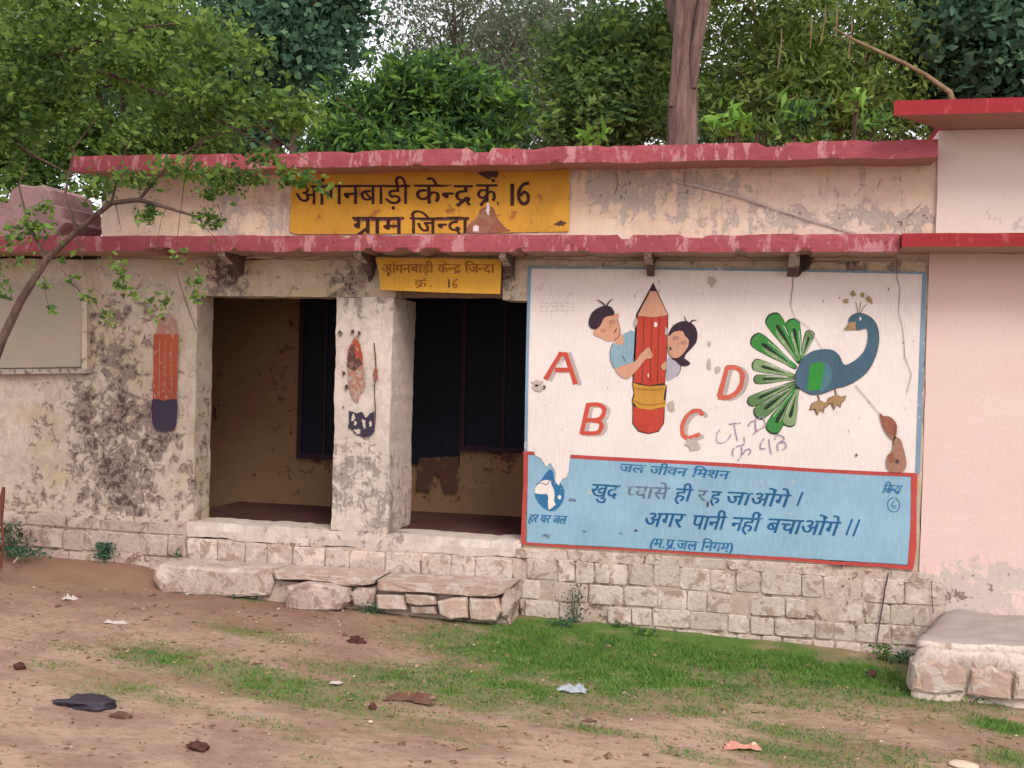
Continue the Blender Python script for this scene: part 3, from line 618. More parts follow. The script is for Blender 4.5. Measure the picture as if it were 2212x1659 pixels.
write(s, M['text_blue'], 'अगर', (1398,1107), (1482,1111), 29, 0.34); write(s, M['text_blue'], 'पानी', (1500,1113), (1572,1116), 29, 0.32)
write(s, M['text_blue'], 'नहीं', (1584,1116), (1646,1119), 29, 0.32); write(s, M['text_blue'], 'बचाओंगे', (1662,1120), (1818,1127), 30, 0.36)
s.line(M['text_blue'], [(1841,1121),(1828,1156)], 4.5, 3); s.line(M['text_blue'], [(1857,1122),(1843,1158)], 4.5, 3); s.build('lettering', panel, label='third and largest line of dark blue lettering')
s = Sheet(WY); write(s, M['text_mid'], '(म.प्र.जल निगम)', (1406,1163), (1586,1174), 19, 0.28); s.build('lettering', panel, label='bottom bracketed line of blue lettering')
s = Sheet(WY); write(s, M['text_mid'], 'जिन्दा', (1912,1047), (1950,1048), 18, 0.4)
s.line(M['text_mid'], smooth_curve([(1931,1074),(1919,1082),(1919,1098),(1930,1106),(1941,1100),(1943,1086),(1934,1075)], 3), 2, 3.2); s.line(M['text_mid'], smooth_curve([(1933,1081),(1926,1090),(1930,1098),(1936,1094),(1928,1092)], 3), 1.6, 3.3)
s.build('lettering', panel, label='small village name and circled six at the right end')
s = Sheet(WY); s.blob(M['crack'], 1529, 1089, 2.5, 6, 6, .15); s.blob(M['smear'], 1374, 1146, 4, 3, 4.2)
for x, y, r in ((1182,1158,9),(1262,1148,5),(1235,1080,8),(1340,1152,4)): s.blob(M['text_faded'], x, y, r, r*.5, 2.6+0.02*r, .5)
s.build('stain', panel, kind='stuff')

# upper yellow name panel, painted on the parapet
UY = 0.016
s = Sheet(UY)
s.poly(M['yellow'], [(630,392),(640,373),(760,372),(1000,370),(1231,366),(1229,500),(1000,504),(640,506),(626,500)], 1)
name_sign = s.build('name_panel', school, label='large yellow name panel painted on the parapet with maroon lettering')
s = Sheet(UY)
cU = lambda x, y: (615.6+x*.15136, 356.4+y*.15136); cV = lambda x, y: (907.2+x*.15624, 356.4+y*.15624)
write(s, M['maroon'], 'आंगनबाड़ी', cU(150,290), cU(1790,290), 41, 0.0, bold=1); write(s, M['maroon'], 'केन्द्र', cU(1850,288), cV(730,280), 40, 0.0); write(s, M['maroon'], 'क्रं', cV(785,272), cV(1070,270), 39, 0.0)
s.line(M['maroon'], [cV(1070,510), cV(1085,545)], 4, 4); s.line(M['maroon'], [cV(1276,258), cV(1276,560)], 8.5, 4)
s.line(M['maroon'], smooth_curve([(1510,250),(1430,270),(1370,360),(1365,450),(1400,520),(1450,535),(1495,490),(1490,410),(1440,375),(1385,430)], 4), 7, 4.4, cV)
s.build('lettering', name_sign, label='maroon first line of lettering on the yellow name panel')
s = Sheet(UY)
s.poly(M['maroon_f'], [(760,470),(870,468),(868,476),(850,477),(765,478)], 2.4); s.poly(M['maroon_f'], [(905,470),(1012,469),(1012,476),(908,477)], 2.4)
write(s, M['maroon'], 'ग्राम', (762,468), (872,469), 35, 0.0); write(s, M['maroon'], 'जिन्दा', (885,469), (1012,469), 34, 0.0)
s.build('lettering', name_sign, label='smudged second line of lettering on the yellow name panel')
s = Sheet(UY)
s.poly(M['smear'], smooth_curve([(1033,372),(1075,370),(1072,385),(1064,382),(1056,388),(1045,382)], 3, True), 3); s.poly(M['brown_p'], smooth_curve([(1040,450),(1065,448),(1074,470),(1090,490),(1100,500),(1010,503),(1018,480),(1030,470)], 3, True), 3)
s.blob(M['white'], 1028, 493, 6, 8, 4.5); s.blob(M['white'], 1054, 452, 4, 12, 4.5); s.blob(M['smear'], 1210, 482, 10, 6, 3.5, .5); s.build('stain', name_sign, kind='stuff')

# painted pencils beside the openings
s = Sheet(WY)
s.poly(M['pencil_tip'], [(343,690),(362,676),(378,692),(384,730),(333,730)], 1.5); s.poly(M['pencil_orange'], [(332,722),(385,722),(384,800),(382,865),(355,867),(330,862),(331,790)], 2)
s.poly(M['pencil_navy'], smooth_curve([(329,862),(355,866),(382,862),(382,900),(380,920),(368,931),(350,932),(334,925),(328,905)], 2, True), 2.5)
for x in (345, 358, 371): s.line(M['pencil_tip'], [(x,735),(x-1,800),(x-1,858)], 1.1, 3)
s.build('painted_pencil', school, label='orange and navy pencil painted on the wall left of the openings')
s = Sheet(-0.026)
s.poly(M['pencil_tip'], smooth_curve([(770,722),(778,745),(784,772),(786,800),(788,840),(778,850),(774,870),(768,868),(756,845),(752,800),(750,770),(756,745)], 2, True), 1, None, 1.2, 6)
s.poly(M['pencil_orange'], [(766,728),(775,740),(784,768),(780,782),(770,770),(766,792),(752,788),(754,752)], 2, None, 1.5, 5)
s.poly(M['maroon_f'], [(753,755),(764,742),(770,775),(776,770),(782,786),(764,802),(750,792)], 2.6, None, 1.5, 5)
s.poly(M['pencil_navy'], [(754,888),(770,892),(782,890),(790,902),(808,886),(809,930),(800,942),(784,944),(770,940),(762,930),(752,926)], 2, None, 1.3, 6)
for x, y, a, b in ((763,902,4,7),(772,932,7,6),(786,915,4,12),(768,914,3,5),(800,915,3,6)): s.blob(M['pillar'], x, y, a, b, 3, .4)
s.line(M['crack'], smooth_curve([(808,740),(812,790),(809,840),(811,890),(809,925)], 3), 2.2, 3); s.blob(M['brown_p'], 811, 808, 5, 16, 3.4, .4)
for x, y, r in ((735,720,6),(762,716,5),(776,719,5),(748,836,5),(741,880,3),(742,806,5)): s.blob(M['smear'], x, y, r*.7, r, 3.6, .4)
s.build('painted_pencil', school, label='worn half vanished pencil painted on the pillar')
s = Sheet(1.4545)
s.poly(M['rag'], [(905,990),(990,985),(988,1062),(962,1064),(950,1030),(940,1020),(930,1060),(900,1058)], 1.5, None, 2, 8); s.build('stain', school)  # ragged dark brown patch below the door leaf
# parapet stains: repair line
s = Sheet(UY); s.line(M['mark'], [(1420,385),(1500,400),(1580,420),(1680,452),(1780,483),(1850,505)], 4, 1, jit=0.8)
for pts in ([(1330,372),(1335,395),(1328,420)], [(1480,372),(1478,400)], [(1905,385),(1895,405)], [(1990,440),(1960,470)]): s.line(M['crack'], pts, 1.3, 1.4)
for i in range(14):
    x = rnd.uniform(1240, 1700); s.blob(M['smear'], x, 352+rnd.uniform(0, 12)-(x-1240)*0.01, rnd.uniform(10, 40), rnd.uniform(2, 5), 1.6+i*.05, .5)
s.build('stain', school, kind='stuff')

# hanging yellow board
def plate(name, pts, y0, th, mat, parent=None, **k):
    a = [P(x, y, y0) for x, y in pts]; n = len(a)
    v = [tuple(q) for q in a] + [(q.x, y0+th, q.z) for q in a]
    f = [tuple(range(n))[::-1], tuple(range(n, 2*n))] + [(i, (i+1) % n, n+(i+1) % n, n+i) for i in range(n)]
    return mesh(name, v, f, mat, parent, **k)
board = empty('name_board', P(945, 630, -0.12), label='small yellow name board hanging under the red ledge over the right opening', cat='sign')
plate('board_panel', [(810,556),(1083,560),(1080,635),(960,632),(822,626),(819,590)], -0.12, 0.02, M['yellow_b'], board)
s = Sheet(-0.12)
write(s, M['orange_f'], 'आंगनबाड़ी केन्द्र जिन्दा', (824,571), (1068,571), 18, 0.0, 1.5, 1.8); write(s, M['orange_f'], 'क्रं', (895,604), (922,605), 15, 0.0, 1.5); s.blob(M['orange_f'], 930, 618, 2, 2, 1.5, .2)
s.line(M['maroon_f'], [(970,603),(970,621)], 4, 1.5); s.line(M['orange_f'], smooth_curve([(988,602),(978,612),(982,622),(988,616),(980,614)], 3), 3, 1.6)
s.blob(M['maroon_f'], 839, 592, 3, 4, 1.5); s.build('lettering', board, label='faded orange brown lettering')
for px in (840, 1060): mb = MB(); q = P(px, 556, -0.115); mb.tube([(q.x, -0.11, q.z-0.01), (q.x, -0.11, lb+0.01)], 0.006, 6); mb.build('hanger', M['corbel'], board)

# blind panel in the left wall
fr = [(0,618),(160,612),(182,640),(178,796),(0,800)]
plate('wall_panel', [(-260,618),(150,612),(168,625),(178,650),(174,792),(-260,800)], -0.035, 0.06, M['annex_up'] if False else plaster('panel_plaster', (0.46,0.39,0.315), (0.44,0.375,0.31), (0.33,0.26,0.22), (0.2,0.14,0.11), 0.68, 0.76, seed=37.0, bump=0.2), school, label='smooth greyish blind panel set in the left wall')
plate('panel_sill', [(-260,800),(186,796),(188,806),(-260,812)], -0.07, 0.09, M['corbel_f'], school)
plate('panel_jamb', [(177,652),(187,640),(188,796),(176,796)], -0.055, 0.07, M['lintel'], school)

# ---------------------------------------------------------------- plinth stones
def stone(x0, x1, z0, z1, y, proud, mat, parent, name='stone', ti=0.92):
    w, h = x1-x0, z1-z0; c = min(w, h)*0.09; j = lambda a: rnd.uniform(-a, a)
    o = [(x0+c,z0),(x1-c,z0),(x1,z0+c),(x1,z1-c),(x1-c,z1),(x0+c,z1),(x0,z1-c),(x0,z0+c)]
    o = [(a+j(w*.03), b+j(h*.045)) for a, b in o]; cx, cz = (x0+x1)/2, (z0+z1)/2
    v = [(a, y+0.03, b) for a, b in o] + [(a, y-proud*.45, b) for a, b in o] + [((a-cx)*ti+cx, y-proud+j(proud*.25), (b-cz)*ti+cz) for a, b in o] + [(cx+j(w*.1), y-proud*1.12, cz+j(h*.1))]
    f = []
    for i in range(8):
        k = (i+1) % 8; f += [(i, k, 8+k, 8+i), (8+i, 8+k, 16+k, 16+i), (16+i, 16+k, 24)]
    return mesh(name, v, f, mat, parent)
def course(xa, xb, z0, z1, y, proud, mat, parent, wmin=0.22, wmax=0.36, gap=0.014, skip=0.0):
    x = xa
    while x < xb-0.05:
        w = min(rnd.uniform(wmin, wmax), xb-x)
        if xb-x-w < 0.12: w = xb-x
        if rnd.random() >= skip:
            dz = rnd.uniform(-0.006, 0.006)
            stone(x+gap/2, x+w-gap/2, z0+dz+gap/2, z1+dz-gap/2-rnd.uniform(0, .008), y, proud*rnd.uniform(.5, 1.15), mat, parent)
        x += w
# right plinth (below the mural)
rough_box('plinth', d2r, P(2040, 1300).x, -0.022, T, -0.55, 0.405, M['mortar'], school, step=0.06, amp=0.01, seed=20, label='rubble stone plinth below the mural')
zz = [0.405, 0.36, 0.165, -0.005, -0.16, -0.30, -0.42]
xr0 = P(1112, 1240).x; xr1 = P(2036, 1300).x
course(xr0, xr1, 0.345, 0.44, -0.022, 0.012, M['stone'], school, 0.4, 0.8, 0.006, 0.1)
for a in range(1, len(zz)-1): course(xr0+(0.1 if a % 2 else 0), xr1, zz[a+1], zz[a], -0.022, 0.014, M['stone'], school, 0.14, 0.32, 0.011, 0.10)
# under the openings
rough_box('plinth', jl-0.05, d2r-0.002, -0.02, T, -0.3, FLOOR-0.142, M['mortar'], school, step=0.06, amp=0.01, seed=21)
course(jl-0.04, xr0-0.01, 0.135, FLOOR-0.146, -0.02, 0.022, M['stone'], school, 0.2, 0.34, 0.012)
course(jl-0.04, xr0-0.01, -0.04, 0.135, -0.02, 0.022, M['stone'], school, 0.2, 0.34, 0.012)
# left plinth
rough_box('plinth', xL, jl-0.052, -0.05, T, -0.3, FLOOR+0.01, M['mortar'], school, step=0.06, amp=0.012, seed=22)
course(-7.4, jl-0.06, 0.36, 0.475, -0.05, 0.016, M['stone_l'], school, 0.25, 0.5, 0.010, 0.1)
course(-7.4, jl-0.06, 0.16, 0.355, -0.05, 0.02, M['stone_l'], school, 0.2, 0.36, 0.010)
course(-7.4, jl-0.06, 0.02, 0.155, -0.05, 0.02, M['stone_l'], school, 0.2, 0.36, 0.012, 0.15)
# crack down the right plinth
s = Sheet(-0.055); s.line(M['crack'], [(1919,1238),(1912,1270),(1906,1310),(1900,1345),(1893,1395)], [4,3.5,3,3,3], 1); s.line(M['crack'], [(2012,1255),(2013,1290),(2016,1325)], 2, 1); s.build('crack', school)

# ---------------------------------------------------------------- step in front of the openings
def block(name, pts, y0, y1, mat, parent, ins=(0.80, 0.94), bulge=0.02, **k):
    """rough stone block: front outline pts (frame units, measured on plane y0), running back to y1"""
    out = []
    for i, p in enumerate(pts):
        q = pts[(i+1) % len(pts)]; n = max(1, int(math.dist(p, q)/18))
        for t in range(n): out.append((p[0]+(q[0]-p[0])*t/n+rnd.uniform(-1.2, 1.2), p[1]+(q[1]-p[1])*t/n+rnd.uniform(-1.2, 1.2)))
    w = [P(x, y, y0) for x, y in out]; n = len(w); c = sum(w, Vector())/n
    v = []
    for sc, dy in ((ins[0], -bulge), (ins[1], -bulge*.5), (1.0, 0.02), (1.0, y1-y0)):
        for q in w: v.append((c.x+(q.x-c.x)*sc+rnd.uniform(-.004,.004), y0+dy+rnd.uniform(-.006,.006), c.z+(q.z-c.z)*sc+rnd.uniform(-.003,.003)))
    f = [tuple(range(n))[::-1]]
    for r in range(3):
        for i in range(n): k2 = (i+1) % n; f.append((r*n+i, r*n+k2, (r+1)*n+k2, (r+1)*n+i))
    f.append(tuple(3*n+i for i in range(n)))
    return mesh(name, v, f, mat, parent, **k)
SY = -0.42
step = empty('stone_step', P(720, 1320, SY), label='low broken step of rough stones in front of the two openings', cat='step')
block('stone', [(330,1228),(345,1218),(450,1226),(585,1234),(588,1262),(580,1288),(480,1290),(400,1283),(345,1280),(328,1256)], SY, -0.06, M['stone'], step, label='whitewashed left end stone of the step')
block('stone', [(588,1240),(612,1242),(612,1300),(588,1296)], SY+0.1, -0.06, M['step'], step)
block('stone', [(617,1268),(660,1258),(715,1262),(750,1274),(752,1300),(735,1318),(690,1322),(640,1320),(615,1312)], SY-0.08, -0.1, M['stone_l'], step, bulge=0.04, label='big pale boulder in the middle of the step')
block('stone', [(756,1282),(775,1268),(812,1272),(808,1312),(765,1310)], SY, -0.1, M['stone_l'], step)
block('stone', [(814,1284),(872,1286),(878,1318),(815,1316)], SY-0.02, -0.1, M['step'], step)
block('stone', [(876,1282),(940,1288),(942,1306),(900,1308),(876,1304)], SY-0.02, -0.1, M['step'], step)
block('stone', [(884,1309),(940,1309),(944,1326),(888,1324)], SY, -0.1, M['stone_l'], step)
block('stone', [(944,1298),(975,1290),(1010,1290),(1012,1334),(975,1338),(948,1326)], SY-0.03, -0.1, M['step'], step, bulge=0.03)
block('stone', [(1014,1292),(1075,1294),(1085,1320),(1070,1342),(1016,1338)], SY-0.03, -0.1, M['step'], step, bulge=0.03)
block('stone', [(1080,1296),(1092,1278),(1108,1268),(1113,1300),(1098,1332),(1084,1334)], SY, -0.1, M['stone_l'], step)
block('stone', [(590,1236),(720,1244),(812,1252),(806,1264),(752,1266),(712,1258),(660,1252),(592,1250)], SY-0.02, -0.06, M['step'], step, bulge=0.01, label='flat cap stone of the step')
block('stone', [(814,1254),(960,1262),(1080,1268),(1106,1266),(1096,1282),(1075,1288),(1040,1290),(930,1282),(812,1274)], SY-0.03, -0.06, M['step'], step, bulge=0.015, label='long worn cap stone of the step')
mb = MB(); a = P(345, 1285, SY); b = P(1100, 1330, SY); mb.box(a.x, b.x, SY+0.06, -0.052, -0.4, P(700, 1262, SY+.06).z); mb.build('core', M['mortar'], step)

# right platform
PY = -1.12
plat = empty('stone_platform', P(2100, 1500, PY), label='low whitewashed stone platform with grey cement top at the foot of the pink building', cat='platform')
zt = P(2080, 1388, PY).z; xp = P(1972, 1440, PY).x; gz = ground_z(xp)
def boulder_mass(name, x0, x1, y0, y1, z0, z1, mats, parent, amp=.042, rad=.13, st=.045, skew=.36, **k):
    nx = int((x1-x0)/st); L1 = z1-z0; L2 = y1-y0; ns1 = int(L1/st); ns2 = int(L2/st); v = []; f = []; mi = []
    prof = [(y0, z0+L1*i/ns1) for i in range(ns1+1)] + [(y0+L2*i/ns2, z1) for i in range(1, ns2+1)]
    for (y, z) in prof:
        for i in range(nx+1):
            x = x0+(x1-x0)*i/nx; p = Vector((x*2.3, y*2.3, z*2.3)); d1 = noise.noise(p*1.2)*amp*1.6+noise.noise(p*3)*amp*.8+noise.noise(p*9)*amp*.3
            e = max(0, 1-(z1-z)/rad) if y <= y0+1e-6 else 0; e2 = max(0, 1-(y-y0)/rad) if z >= z1-1e-6 else 0; ex = max(0, 1-(x-x0)/rad)
            yy = y + rad*.55*(e**2)*(1 if y <= y0+1e-6 else 0) + (d1 if y <= y0+1e-6 else 0) + .05*max(0, .14-(z-z0)); zz = z - rad*.45*(e2**2) - rad*.3*ex**2 - .04*e2 + (d1*.5 if z >= z1-1e-6 else 0)
            v.append((x + rad*.35*e*ex + d1*.3 + skew*(y-y0)/(y1-y0), yy + rad*.3*ex**2, zz))
    W = nx+1
    for j in range(len(prof)-1):
        for i in range(nx): f.append((j*W+i, j*W+i+1, (j+1)*W+i+1, (j+1)*W+i)); mi.append(0 if j < ns1+2 else 1)
    n0 = len(v); rows = [j*W for j in range(len(prof))]
    for j, r in enumerate(rows): v.append((x0+.02+skew, y1, v[r][2]))
    for j in range(ns1): f.append((rows[j+1], n0+j+1, n0+j, rows[j])); mi.append(0)
    for j in range(ns1, len(prof)-2): f.append((rows[j+1], n0+ns1, rows[j])); mi.append(0)
    return mesh(name, v, f, mats, parent, mi, smooth=True, **k)
boulder_mass('base', xp, xp+3.2, PY, -0.03, -0.6, zt, [M['stone'], M['plat_top']], plat, label='rounded lumpy whitewashed body with worn grey top')
for pts, mt in (([(1970,1434),(2010,1420),(2060,1424),(2092,1450),(2084,1494),(2020,1500),(1966,1490)], 'step'), ([(2096,1446),(2140,1436),(2185,1462),(2185,1512),(2120,1508),(2088,1500)], 'step'), ([(2190,1450),(2260,1444),(2270,1516),(2188,1512)], 'stone')):
    block('stone', pts, PY+0.012, PY+0.2, M[mt], plat, bulge=0.022)

# ---------------------------------------------------------------- ground
GR = [(1500,1402,480,44,1.25),(1250,1430,330,42,1.2),(1750,1440,260,36,1.15),(1080,1480,230,32,.75),(1300,1490,160,28,.6),(1050,1345,110,16,.55),(1180,1370,170,30,.9),(360,1425,190,32,.5),(620,1482,320,36,.55),(420,1440,260,30,.48),(200,1500,140,16,.25),(150,1400,160,16,.22),(900,1540,300,16,.3),(1250,1570,260,14,.35),(560,1560,200,12,.28),(1750,1590,260,18,.5),(900,1480,260,28,.68),(300,1490,160,20,.4),(1120,1440,200,30,.6),(950,1385,160,20,.42),(560,1370,200,18,.26),(1560,1480,300,26,.55),
      (760,1510,90,16,.5),(1500,1535,110,16,.6),(1660,1500,80,40,.45),(1800,1530,120,24,.35),(2170,1572,70,16,1.0),(1700,1630,170,26,.55),(1480,1630,110,14,.4),(1900,1640,160,26,.4),(2190,1640,80,24,.6),(1950,1425,60,16,.8),(30,1190,60,10,.5),
      (540,1290,60,8,.6),(800,1320,40,10,.7),(2100,1505,90,9,.6),(870,1440,100,12,.3),(120,1440,130,16,.25),(1000,1600,120,14,.22),(640,1600,80,12,.2),(1350,1600,120,12,.2),(1850,1600,90,14,.35),(700,1645,200,10,.18)]
ELL = []
for cx, cy, rx, ry, k in GR:
    c = G(cx, cy); a = G(cx+rx, cy); b = G(cx, cy-ry); b2 = G(cx, cy+ry); ELL.append((c.x, c.y, abs(a.x-c.x), (b.y-b2.y)/2, k))
def grass_mask(x, y):
    m_ = 0.0
    for cx, cy, rx, ry, k in ELL:
        dx = x-cx; dy = y-cy+dx*0.222; d = (dx/rx)**2+(dy/ry)**2
        if d < 5: m_ = max(m_, k*math.exp(-d*0.9)*1.15)
    return min(1.0, m_)
def axis(lo, hi, flo, fhi, fine, coarse_n):
    a = list(np.arange(flo, fhi+1e-6, fine)); L = [flo-(flo-lo)*((i+1)/coarse_n)**2.2 for i in range(coarse_n)][::-1]; R = [fhi+(hi-fhi)*((i+1)/coarse_n)**2.2 for i in range(coarse_n)]
    return L+a+R
gx = axis(-300, 300, -7.6, 4.0, 0.05, 12); gy = axis(-60, 400, -5.4, 0.1, 0.05, 12)
v = []; gm = []
for y in gy:
    for x in gx:
        near = -8 < x < 5 and -7 < y < 1
        k = noise.noise(Vector((x*1.7, y*1.7, 3)))*0.018 + noise.noise(Vector((x*6, y*6, 5)))*0.008 + noise.noise(Vector((x*18, y*18, 7)))*0.004 if near else 0
        m_ = grass_mask(x, y) if near else (0.5 if y > 6 else 0.2)
        if near: m_ = max(0, min(1, m_*(1+0.7*noise.noise(Vector((x*4, y*7, 9)))) + 0.22*noise.noise(Vector((x*1.2, y*3.5, 2)))))
        bank = (0.03+0.09*max(0, min(1, (-5.0-x)/0.4)))*math.exp(-((y+0.05)/0.28)**2) if near else 0
        v.append((x, y, ground_z(x)+k+bank)); gm.append(m_)
W = len(gx); f = [(j*W+i, j*W+i+1, (j+1)*W+i+1, (j+1)*W+i) for j in range(len(gy)-1) for i in range(W-1)]
t = NT('dirt', 0.97, 0.05)
at = t.n('ShaderNodeAttribute'); at.attribute_name = 'grass'
st = t.mapv((1, 1.7, 1)); n1 = t.noise(1.6, 6, 0.6, st); n2 = t.noise(13, 7, 0.7, st); n3 = t.noise(70, 5, 0.7)
c = t.mix(t.ramp(n1, 0.38, 0.62), (0.265,0.17,0.13), (0.37,0.265,0.20))
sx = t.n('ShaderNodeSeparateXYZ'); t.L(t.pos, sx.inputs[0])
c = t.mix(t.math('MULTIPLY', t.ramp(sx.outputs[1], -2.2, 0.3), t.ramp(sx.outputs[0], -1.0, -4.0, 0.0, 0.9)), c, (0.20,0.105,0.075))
c = t.mix(t.ramp(n2, 0.47, 0.66, 0, 0.65), c, (0.20,0.135,0.095)); c = t.mix(t.ramp(n3, 0.55, 0.8, 0, 0.5), c, (0.17,0.11,0.08))
gmask = t.math('ADD', at.outputs['Fac'], t.math('MULTIPLY', t.math('SUBTRACT', n2, 0.5), 0.7))
c = t.mix(t.ramp(gmask, 0.05, 0.5, 0, 0.8), c, t.mix(n3, (0.13,0.13,0.055), (0.19,0.17,0.085)))
c = t.mix(t.ramp(gmask, 0.45, 0.95, 0, 0.9), c, t.mix(t.noise(6, 4), (0.055,0.125,0.025), (0.10,0.18,0.045)))
t.bump(t.math('ADD', n2, t.math('MULTIPLY', n3, 0.5)), 0.6, 0.02); t.done(c); M['dirt'] = t.mat
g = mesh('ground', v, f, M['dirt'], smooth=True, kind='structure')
g.data.attributes.new('grass', 'FLOAT', 'POINT').data.foreach_set('value', gm)

# ---------------------------------------------------------------- leaf and grass materials
def leafmat(name, c1, c2, trans=0.35, scale=2.0):
    t = NT(name, 0.6, 0.25); n = t.noise(scale*1.2, 4, 0.7); r = t.n('ShaderNodeAttribute'); r.attribute_name = 'rnd'
    c = t.mix(t.ramp(t.math('ADD', t.math('MULTIPLY', n, 0.72), t.math('MULTIPLY', r.outputs['Fac'], 0.28)), 0.40, 0.63), c1, c2)
    t.L(c, t.b.inputs['Base Color'])
    tr = t.n('ShaderNodeBsdfTranslucent'); t.L(c, tr.inputs['Color']); mx = t.n('ShaderNodeMixShader'); mx.inputs[0].default_value = trans
    t.L(t.b.outputs[0], mx.inputs[1]); t.L(tr.outputs[0], mx.inputs[2]); t.L(mx.outputs[0], t.t.nodes['Material Output'].inputs['Surface']); return t.mat
def bark(name, a, b):
    t = NT(name, 0.95, 0.1); n = t.noise(1.0, 7, 0.7, t.mapv((16, 16, 2.5))); t.bump(n, 0.9, 0.03); return t.done(t.mix(t.ramp(n, 0.35, 0.65), a, b))
M['bark'] = bark('mauve_bark', (0.11,0.07,0.062), (0.20,0.135,0.12)); M['bark_d'] = bark('dark_bark', (0.07,0.045,0.04), (0.14,0.09,0.075)); M['bark_t'] = bark('tan_bark', (0.17,0.125,0.075), (0.26,0.185,0.115))
M['lf_near'] = leafmat('near_leaf', (0.065,0.13,0.032), (0.21,0.33,0.07), .5, 1.5); M['lf_bright'] = leafmat('bright_leaf', (0.04,0.10,0.035), (0.17,0.34,0.06), .45, 2.4)
M['lf_dark'] = leafmat('dark_blue_leaf', (0.045,0.11,0.07), (0.12,0.23,0.13), 0.4); M['lf_grey'] = leafmat('grey_olive_leaf', (0.10,0.125,0.08), (0.20,0.22,0.15), .45)
M['lf_mid'] = leafmat('mid_leaf', (0.06,0.125,0.035), (0.19,0.29,0.07), .45); M['lf_willow'] = leafmat('yellow_green_leaf', (0.09,0.15,0.035), (0.26,0.36,0.09), .5)
M['lf_lime'] = leafmat('lime_leaf', (0.14,0.30,0.04), (0.22,0.40,0.07)); M['lf_back'] = leafmat('far_leaf', (0.07,0.125,0.06), (0.16,0.24,0.11), .4)
M['grassb'] = leafmat('grass_blade', (0.07,0.165,0.03), (0.15,0.27,0.06), 0.3, 5)

def leaves_object(name, centers, size, mat, parent, asp=0.45, droop=0.3, horiz=0.4, **k):
    """one mesh of bent leaf blades (four triangles' worth) at the given centres"""
    n = len(centers); c = np.array(centers, dtype=np.float32)
    if parent: off = parent_world(parent); c = c - np.array((off.x, off.y, off.z), dtype=np.float32)
    d = rng.normal(size=(n, 3)); d[:, 2] = d[:, 2]*(1-horiz) - droop; d /= np.linalg.norm(d, axis=1)[:, None]
    r = rng.normal(size=(n, 3)); r[:, 2] *= 0.6; s_ = np.cross(d, r); s_ /= np.linalg.norm(s_, axis=1)[:, None]; nn = np.cross(d, s_)
    L = size*rng.uniform(0.4, 1.6, n)[:, None]; Wd = L*asp*0.5
    p0 = c - d*L*0.5; p3 = c + d*L*0.5 - nn*L*0.12; pl = c + s_*Wd + nn*L*0.08; pr = c - s_*Wd + nn*L*0.08
    v = np.stack([p0, pl, p3, pr], 1).reshape(-1, 3).astype(np.float32)
    me = bpy.data.meshes.new(name); me.vertices.add(4*n); me.vertices.foreach_set('co', v.ravel())
    me.loops.add(4*n); me.loops.foreach_set('vertex_index', np.arange(4*n, dtype=np.int32)); me.polygons.add(n)
    me.polygons.foreach_set('loop_start', np.arange(0, 4*n, 4, dtype=np.int32)); me.polygons.foreach_set('loop_total', np.full(n, 4, dtype=np.int32))
    me.materials.append(mat); me.update(calc_edges=True)
    me.attributes.new('rnd', 'FLOAT', 'POINT').data.foreach_set('value', np.repeat(rng.uniform(0, 1, n), 4).astype(np.float32))
    o = bpy.data.objects.new(name, me); COL.objects.link(o)
    if parent: o.parent = parent
    return tag(o, **k)
def crown_points(blobs, per, clump=0.3, spread=None):
    """clumps of leaves scattered through ellipsoids (cx,cy,cz,rx,ry,rz,weight)"""
    out = []
    for cx, cy, cz, rx, ry, rz, wt in blobs:
        nc = max(3, int(wt)); u = rng.normal(size=(nc, 3)); u /= np.linalg.norm(u, axis=1)[:, None]; rad = rng.uniform(0.35, 1.05, nc)[:, None]
        cc = np.array((cx, cy, cz)) + u*rad*np.array((rx, ry, rz))
        for q in cc:
            kk = int(per*rng.uniform(.5, 1.5)); e = rng.normal(size=(kk, 3))*clump*rng.uniform(.6, 1.3)*np.array((1, 1, .65)); out.append(q+e)
    return np.concatenate(out)
def tree(name, label, base, hgt, blobs, per, leaf, mat, brk, r0=0.16, lean=(0, 0), clump=0.28, asp=0.45, droop=0.3, limbs=6, group=None, trunk_pts=None):
    t_ = empty(name, base, label=label, cat='tree', group=group); b = Vector(base); mb = MB()
    pts = trunk_pts or [b + Vector((lean[0]*k + sin(k*5+hgt)*0.12, lean[1]*k, hgt*k)) for k in np.linspace(0, 1, 8)]
    mb.tube([b-Vector((0, 0, .3))]+pts[1:] if not trunk_pts else pts, [r0*(1.25-0.85*i/(len(pts)-1)) for i in range(len(pts))], 9, 0, 0.06)
    top = pts[-1]
    for i in range(limbs):
        bl = blobs[i % len(blobs)]; st_ = pts[max(1, len(pts)-2-(i % 3))]; st_ = Vector(st_); e = Vector((bl[0]+rnd.uniform(-.5, .5)*bl[3], bl[1]+rnd.uniform(-.5, .5)*bl[4], bl[2]+rnd.uniform(-.3, .5)*bl[5]))
        mid = st_.lerp(e, 0.5)+Vector((rnd.uniform(-.2, .2), rnd.uniform(-.2, .2), 0.15)); mb.tube([st_, mid, e], [r0*.4, r0*.25, r0*.08], 6)
        for _ in range(3):
            a = mid.lerp(e, rnd.random()); mb.tube([a, a+Vector((rnd.uniform(-.8, .8), rnd.uniform(-.5, .5), rnd.uniform(-.3, .7)))], [r0*.12, r0*.04], 4)
    mb.build('trunk', brk, t_)
    leaves_object('crown', crown_points(blobs, per, clump), leaf, mat, t_, asp, droop)
    return t_
def pb(px, py, Y, rx, ry, rz, w): q = P(px, py, Y); return (q.x, q.y, q.z, rx, ry, rz, w)

